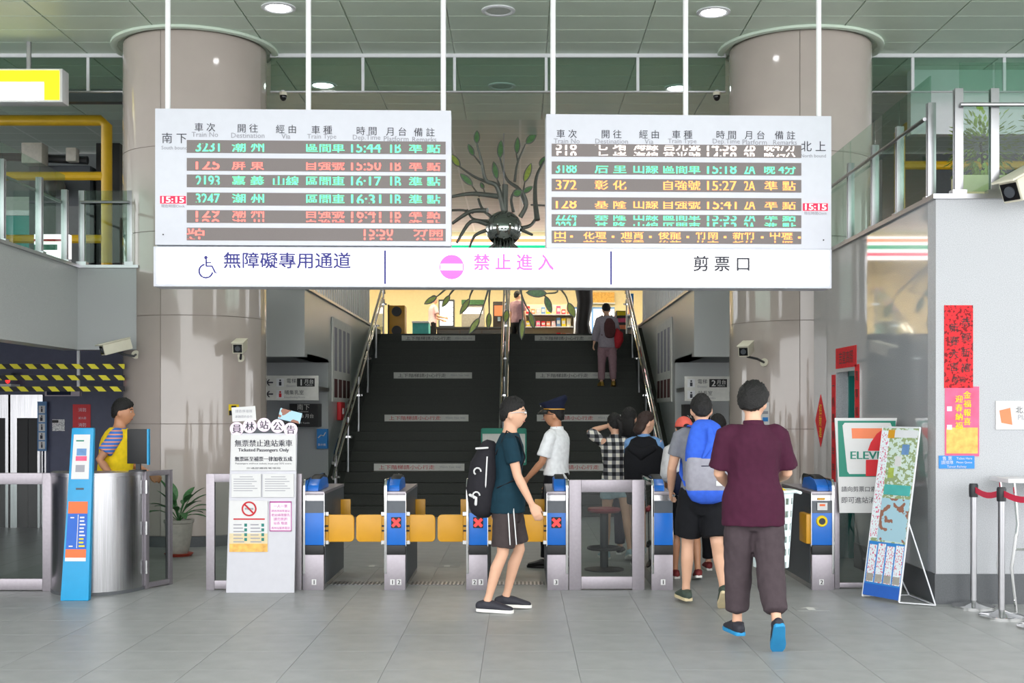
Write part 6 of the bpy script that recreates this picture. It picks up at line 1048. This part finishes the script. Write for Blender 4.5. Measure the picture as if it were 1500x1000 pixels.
ly = part(p, 'lanyard', MB().tube([(-.06, -.03, 1.462), (-.075, .07, 1.40), (-.045, .15, 1.27), (0, .158, 1.13)], .006, 6).tube([(.06, -.03, 1.462), (.075, .07, 1.40), (.045, .15, 1.27), (0, .158, 1.13)], .006, 6), 'lanyard'); part(p, 'badge_card', MB().box(-.03, .03, .152, .158, 1.03, 1.12), 'paper', 'U', ly); part(p, 'belt', MB().loft([(0, 0, .955), (0, 0, .985)], [(.172, .13), (.17, .128)], 24, cap='flat'), 'shoe_black', 'W'); part(p, 'pocket', MB().box(.05, .12, .135, .14, 1.2, 1.29), 'cloth_white')
# 3. woman in plaid shirt
p = person('woman in a black and white plaid shirt and pale shorts behind the glass gate', (PX(902, 13.3), 13.3, 0), R(8), 1.56, 2, armL=(120, 25, 118, 60), armR=(8, 8, 12, 10), legL=(5, 2, 4, 0), legR=(-14, 2, 12, -14), head=(8, 2), female=True, face=False, hair='hair', shirt=dict(mat='cloth_plaid', hem=.82, loose=.02, sleeve=.9, flare=.1, collar=1), pants=dict(mat='cloth_denim', len=.45, loose=.016), shoes=('shoe_lblue', 'sole_white'), build=.95, voxel=.01)
part(p, 'ponytail', MB().loft([(0, -.1, .03), (.02, -.135, 0), (.03, -.13, -.08), (.02, -.11, -.15)], [.02, .03, .028, .012], 10), 'hair', 'Hd')
# 4. woman in black hooded jacket
p = person('long haired woman with a black jacket over a blue shirt beside the plaid shirt', (PX(943, 12.62), 12.62, 0), R(-14), 1.57, 1, armL=(35, 6, 70, 30), armR=(30, 6, 70, 30), legL=(4, 2, 3, 0), legR=(-8, 2, 8, -8), head=(-48, 3), female=True, hair='hair_brown', hairlen=.05, shirt=dict(mat='cloth_lblue', hem=.85, loose=.016, sleeve=.8, collar=1), pants=dict(mat='cloth_black', len=.5, loose=.02), shoes=('shoe_black', 'sole_white'), build=1., voxel=.01)
jk = part(p, 'jacket', MB().loft([(0, -.01, .84), (0, -.015, 1.0), (0, -.02, 1.18), (0, -.02, 1.3), (0, -.03, 1.345)], [(.215, .17), (.22, .17), (.225, .165), (.215, .15), (.17, .11)], 26), 'cloth_black'); part(p, 'jacket_hood', MB().loft([(-.13, -.13, 1.31), (0, -.18, 1.24), (.13, -.13, 1.31)], [(.04, .035), (.07, .045), (.04, .035)], 12, (0, 0, 1)), 'cloth_black', 'U', jk); part(p, 'white_trim', MB().tube([(.232, -.03, 1.3), (.243, -.02, 1.2), (.24, -.02, 1.12)], .006, 6), 'stitch', 'U', jk)
# 4b. dark haired head between them
p = person('dark haired person half hidden between the two women at the gate', (PX(921, 13.75), 13.75, 0), R(-20), 1.62, 0, female=True, face=False, shirt=dict(mat='cloth_black', hem=.85, loose=.018, sleeve=.7), pants=dict(mat='navy', len=1.9, loose=.014), shoes=('shoe_dark', 'sole_white'), voxel=.012, hairlen=.12)
# 5. person with coral cap
p = person('person in a coral cap, pale grey top and black skirt ahead of the blue backpack', (PX(1003, 11.75), 11.75, 0), R(4), 1.52, 2, armL=(10, 2, 20, 10), armR=(10, 2, 25, 10), legL=(4, 1, 3, 0), legR=(-10, 1, 10, -10), head=(4, 0), female=True, face=False, skin='skin_tan', shirt=dict(mat='cloth_lgrey', hem=.78, loose=.035, sleeve=1.25), pants=dict(mat='cloth_black', skirt=.48, loose=.012), shoes=('shoe_red', 'sole_white'), voxel=.01)
cp_ = part(p, 'cap', MB().ell((0, -.006, .03), (.09, .108, .105), 28, 18, fn=lambda d: Vector((1, 1, 1)) if d.z > 0 else Vector((1, 1, .12))), 'cloth_cap', 'Hd', angle=80); part(p, 'cap_opening', MB().prism([(.034 * math.cos(R(a)), .028 + .03 * math.sin(R(a))) for a in range(0, 181, 18)], 'y', -.12, -.108), 'hair', 'Hd', cp_); part(p, 'cap_peak', MB().loft([(0, .09, .028), (0, .16, .016)], [(.07, .006), (.05, .005)], 14, (1, 0, 0)), 'cloth_cap', 'Hd', cp_)
part(p, 'shoulder_bag', MB().loft([(-.02, -.13, .92), (-.02, -.16, 1.0), (-.02, -.13, 1.1)], [(.13, .05), (.14, .06), (.12, .05)], 16), 'navy')
p = person('dark haired person standing just beyond the man with the blue backpack', (PX(1052, 12.4), 12.4, 0), R(-6), 1.55, 0, face=False, shirt=dict(mat='cloth_black', hem=.82, loose=.02, sleeve=.7), pants=dict(mat='cloth_black', len=1.9, loose=.016), shoes=('shoe_red', 'sole_white'), voxel=.012, female=True, hairlen=.02)
# 6. man with blue backpack
p = person('man in grey tee and black shorts wearing a blue and grey backpack', (PX(1029, 10.15), 10.15, 0), R(3), 1.70, 3, armL=(14, 12, 34, 25), armR=(10, 12, 30, 15), legL=(10, 3, 6, 0), legR=(-12, 2, 22, -34), head=(-6, 0), shirt=dict(mat='cloth_grey', hem=.84, loose=.018, sleeve=.62), pants=dict(mat='cloth_black', len=.86, loose=.032), shoes=('shoe_green', 'sole_cream'), build=1.05, hairtop=.1)
b = part(p, 'backpack', MB().loft([(0, -.18, .915), (0, -.20, .98), (0, -.205, 1.1), (0, -.195, 1.175)], [(.165, .085), (.175, .1), (.175, .1), (.172, .095)], 28, sq=.6), 'bag_grey')
part(p, 'backpack_top', MB().loft([(0, -.19, 1.165), (0, -.195, 1.25), (0, -.18, 1.36), (0, -.15, 1.44), (0, -.11, 1.475)], [(.176, .1), (.172, .1), (.15, .085), (.12, .055), (.085, .03)], 28, sq=.7), 'cloth_blue', 'U', b); part(p, 'backpack_base', MB().loft([(0, -.18, .885), (0, -.19, .925)], [(.155, .075), (.17, .092)], 28, sq=.6), 'cloth_blue', 'U', b)
part(p, 'pocket_zip', MB().tube([(-.13, -.268, 1.12), (-.06, -.301, 1.12), (.06, -.301, 1.12), (.13, -.268, 1.12)], .004, 6), 'navy', 'U', b); part(p, 'pocket_patch', MB().box(.05, .1, -.305, -.29, .96, 1.0), 'paper', 'U', b)
for s_ in (-1, 1): part(p, 'shoulder_strap', MB().loft([(s_ * .09, -.12, 1.44), (s_ * .105, -.02, 1.456), (s_ * .115, .08, 1.40), (s_ * .13, .135, 1.25), (s_ * .155, .08, 1.06), (s_ * .15, -.12, .96)], [(.024, .006)] * 6, 8), 'cloth_blue', 'U', b)
part(p, 'strap_fold', MB().loft([(.01, -.275, 1.42), (.02, -.31, 1.32), (-.05, -.30, 1.19)], [(.02, .012), (.035, .015), (.012, .01)], 8), 'cloth_blue', 'U', b)
# 7. man in maroon shirt with a basket
p = person('man in a maroon shirt and baggy dark trousers walking away with a white basket', (PX(1104, 8.33), 8.33, 0), R(2), 1.69, 2, armL=(14, 9, 60, 40), armR=(14, 14, 66, 5), legL=(7, 1, 4, 0), legR=(-9, 1.5, 16, -46), head=(-24, 3), hairvol=.16, shirt=dict(mat='cloth_maroon', hem=.755, loose=.03, sleeve=.86, sloose=.032, collar=1, wr=.010, flare=.02, hip=.024), pants=dict(mat='cloth_trouser', len=1.84, loose=.024, taper=1.35, gather=1, wr=.012), shoes=('shoe_dark', 'shoe_blue', 'shoe_blue'), build=1.04, hairtop=.4)
glasses(p)
S, e, w_, d, f = p['J']['armR']; wp = p['W'](w_ + f * .08); Mroot = WM[p['t'].name]; wpw = Mroot @ Vector(wp)
bx_, by_ = wpw.x + .0, wpw.y + .12; z0, z1 = PZ(836, 8.6), PZ(722, 8.6)
t = thing('laundry_basket', 'white perforated plastic basket carried by the man in maroon', 'basket', (bx_, by_, z0)); rb0, rb1 = .125, .16
rows, cs = 12, 30; mb = MB()
for i in range(cs):
    for j in range(rows):
        if i % 2 and 1 < j < rows - 1 and j % 2 == 0: continue
        a0, a1 = 2 * math.pi * i / cs, 2 * math.pi * (i + 1) / cs; h0, h1 = j / rows, (j + 1) / rows; r0, r1 = rb0 + (rb1 - rb0) * h0, rb0 + (rb1 - rb0) * h1; vs = []
        for r_, z_ in ((r0, h0), (r1, h1)):
            for q in (0, .004):
                for a in (a0, a1): vs.append((bx_ + (r_ - q) * math.cos(a), by_ + (r_ - q) * math.sin(a), z0 + (z1 - z0) * z_))
        mb.add(vs, [(0, 1, 5, 4), (2, 6, 7, 3), (0, 4, 6, 2), (1, 3, 7, 5), (4, 5, 7, 6), (0, 2, 3, 1)])
obj('wall', mb, 'basket_white', t); obj('floor_disc', MB().cyl(bx_, by_, z0, z0 + .012, rb0, 30), 'basket_white', t)
obj('rim', MB().tube([(bx_ + (rb1 + .008) * math.cos(a * .2094), by_ + (rb1 + .008) * math.sin(a * .2094), z1) for a in range(31)], .012, 8), 'basket_white', t)
obj('handle', MB().tube([(bx_ + rb1, by_ - .06, z1), (bx_ + rb1 + .04, by_ - .05, z1 - .01), (bx_ + rb1 + .04, by_ + .05, z1 - .01), (bx_ + rb1, by_ + .06, z1)], .012, 8), 'basket_white', t)
o = obj('yellow_cloth', MB().ell((bx_, by_, z1 - .02), (.13, .13, .05), 20, 10, fn=lambda d: Vector((1, 1, 1)) * (1 + .15 * noise.noise(d * 3))), 'cloth_yellow'); tag(o, 'yellow cloth lying in the white basket', 'cloth')
o = obj('pink_bag', MB().ell((bx_ - .06, by_ + .05, z1 + .05), (.07, .07, .08), 16, 10, fn=lambda d: Vector((1, 1, 1)) * (1 + .25 * noise.noise(d * 3.3))), 'pink_paper'); tag(o, 'crumpled pale pink bag in the white basket', 'bag')
# 8. attendant in yellow vest
p = person('attendant in a yellow vest over a blue patterned tee behind the steel counter', (PX(166, 11.85), 11.85, 0), R(-78), 1.70, 6, armR=(-26, 14, 66, -10), armL=(20, 8, 50, 20), legL=(2, 2, 2, 0), legR=(0, 2, 2, 0), head=(-8, 0), skin='skin_tan', shirt=dict(mat='vest_tee', hem=.86, loose=.014, sleeve=.72, sloose=.024, collar=0), pants=dict(mat='navy', len=1.93, loose=.016), shoes=('shoe_black', 'shoe_black'), hairtop=.8)
vt = MB(); zs = [.84, .95, 1.05, 1.15, 1.25, 1.33, 1.38, 1.435]; vr = [(.20, .165), (.197, .163), (.188, .158), (.188, .156), (.198, .158), (.196, .145), (.172, .122), (.095, .085)]
vt.loft([p['U']((0, 0, z)) for z in zs], [(a * p['k'] * 1.03, b_ * p['k'] * 1.05) for a, b_ in vr], 26, Vector((1, 0, 0)), 'flat'); vo = remesh('vest', vt, ['cloth_yellow'], .01, 3, .007, p['t'])
for i, c in enumerate('員林站志工'[:4]):
    text(vo, c, 0, 0, 0, 'ink', h=.05, local=True, M=(lambda u, v, i=i: p['U']((.03 - u * 1.0 + .0 if False else .135 - abs(0) * 0, -.085 + u * .5 - .01, 1.31 - .055 * i + v))), name='printed_letter')
# 9. woman climbing the stairs
kst = 11; yst = SY0 + TR * (kst + 1) + .12
p = person('woman in lilac clothes with a brown backpack and red bag climbing the stairs', (PX(890, 22.4), SY0 + TR * 12 + .15, RI * 13), R(5), 1.52, 9, armL=(-8, 14, 10, 10), armR=(5, 8, 20, 10), legL=(10, 2, 12, 0), legR=(-4, 2, 8, -8), female=True, face=False, head=(0, 12), shirt=dict(mat='cloth_lilac', hem=.78, loose=.035, sleeve=1.8), pants=dict(mat='cloth_rose', len=1.9, loose=.02), shoes=('shoe_gold', 'shoe_gold'), voxel=.012, hair='hair')
b = part(p, 'backpack', MB().loft([(.03, -.16, 1.0), (.03, -.18, 1.1), (.03, -.17, 1.25), (.03, -.13, 1.33)], [(.1, .06), (.12, .08), (.11, .07), (.07, .04)], 16), 'bag_brown')
for s_ in (-1, 1): part(p, 'shoulder_strap', MB().loft([(s_ * .07, -.12, 1.32), (s_ * .1, -.02, 1.456), (s_ * .12, .09, 1.36), (s_ * .14, .1, 1.15), (s_ * .12, -.1, 1.02)], [(.016, .006)] * 5, 8), 'bag_brown', 'U', b)
rb = part(p, 'red_bag', MB().loft([(.2, -.06, .82), (.22, -.08, .92), (.22, -.07, 1.04), (.2, -.04, 1.12)], [(.07, .1), (.1, .13), (.1, .12), (.05, .06)], 16), 'bag_red'); part(p, 'bag_strap', MB().tube([(.2, -.08, 1.1), (.19, -.02, 1.3), (.17, 0, 1.45)], .008, 6), 'bag_red', 'U', rb)
# 10-11. shop staff upstairs
p = person('shop assistant in a pink shirt standing by the drinks fridge upstairs', (PX(633, 33.8), 33.8, STZ), R(-70), 1.62, 4, armR=(20, 8, 70, 20), armL=(20, 8, 60, 20), head=(0, -6), shirt=dict(mat='cloth_pink', hem=.82, loose=.02, sleeve=.7), pants=dict(mat='cloth_black', len=1.9, loose=.016), shoes=('shoe_black', 'shoe_black'), voxel=.013)
p = person('dark haired customer by the goods shelf upstairs', (PX(757, 32.3), 32.3, STZ), R(-30), 1.6, 3, head=(-20, -8), face=False, shirt=dict(mat='cloth_rose', hem=.82, loose=.02, sleeve=.8), pants=dict(mat='cloth_black', len=1.9, loose=.016), shoes=('shoe_black', 'shoe_black'), voxel=.013)
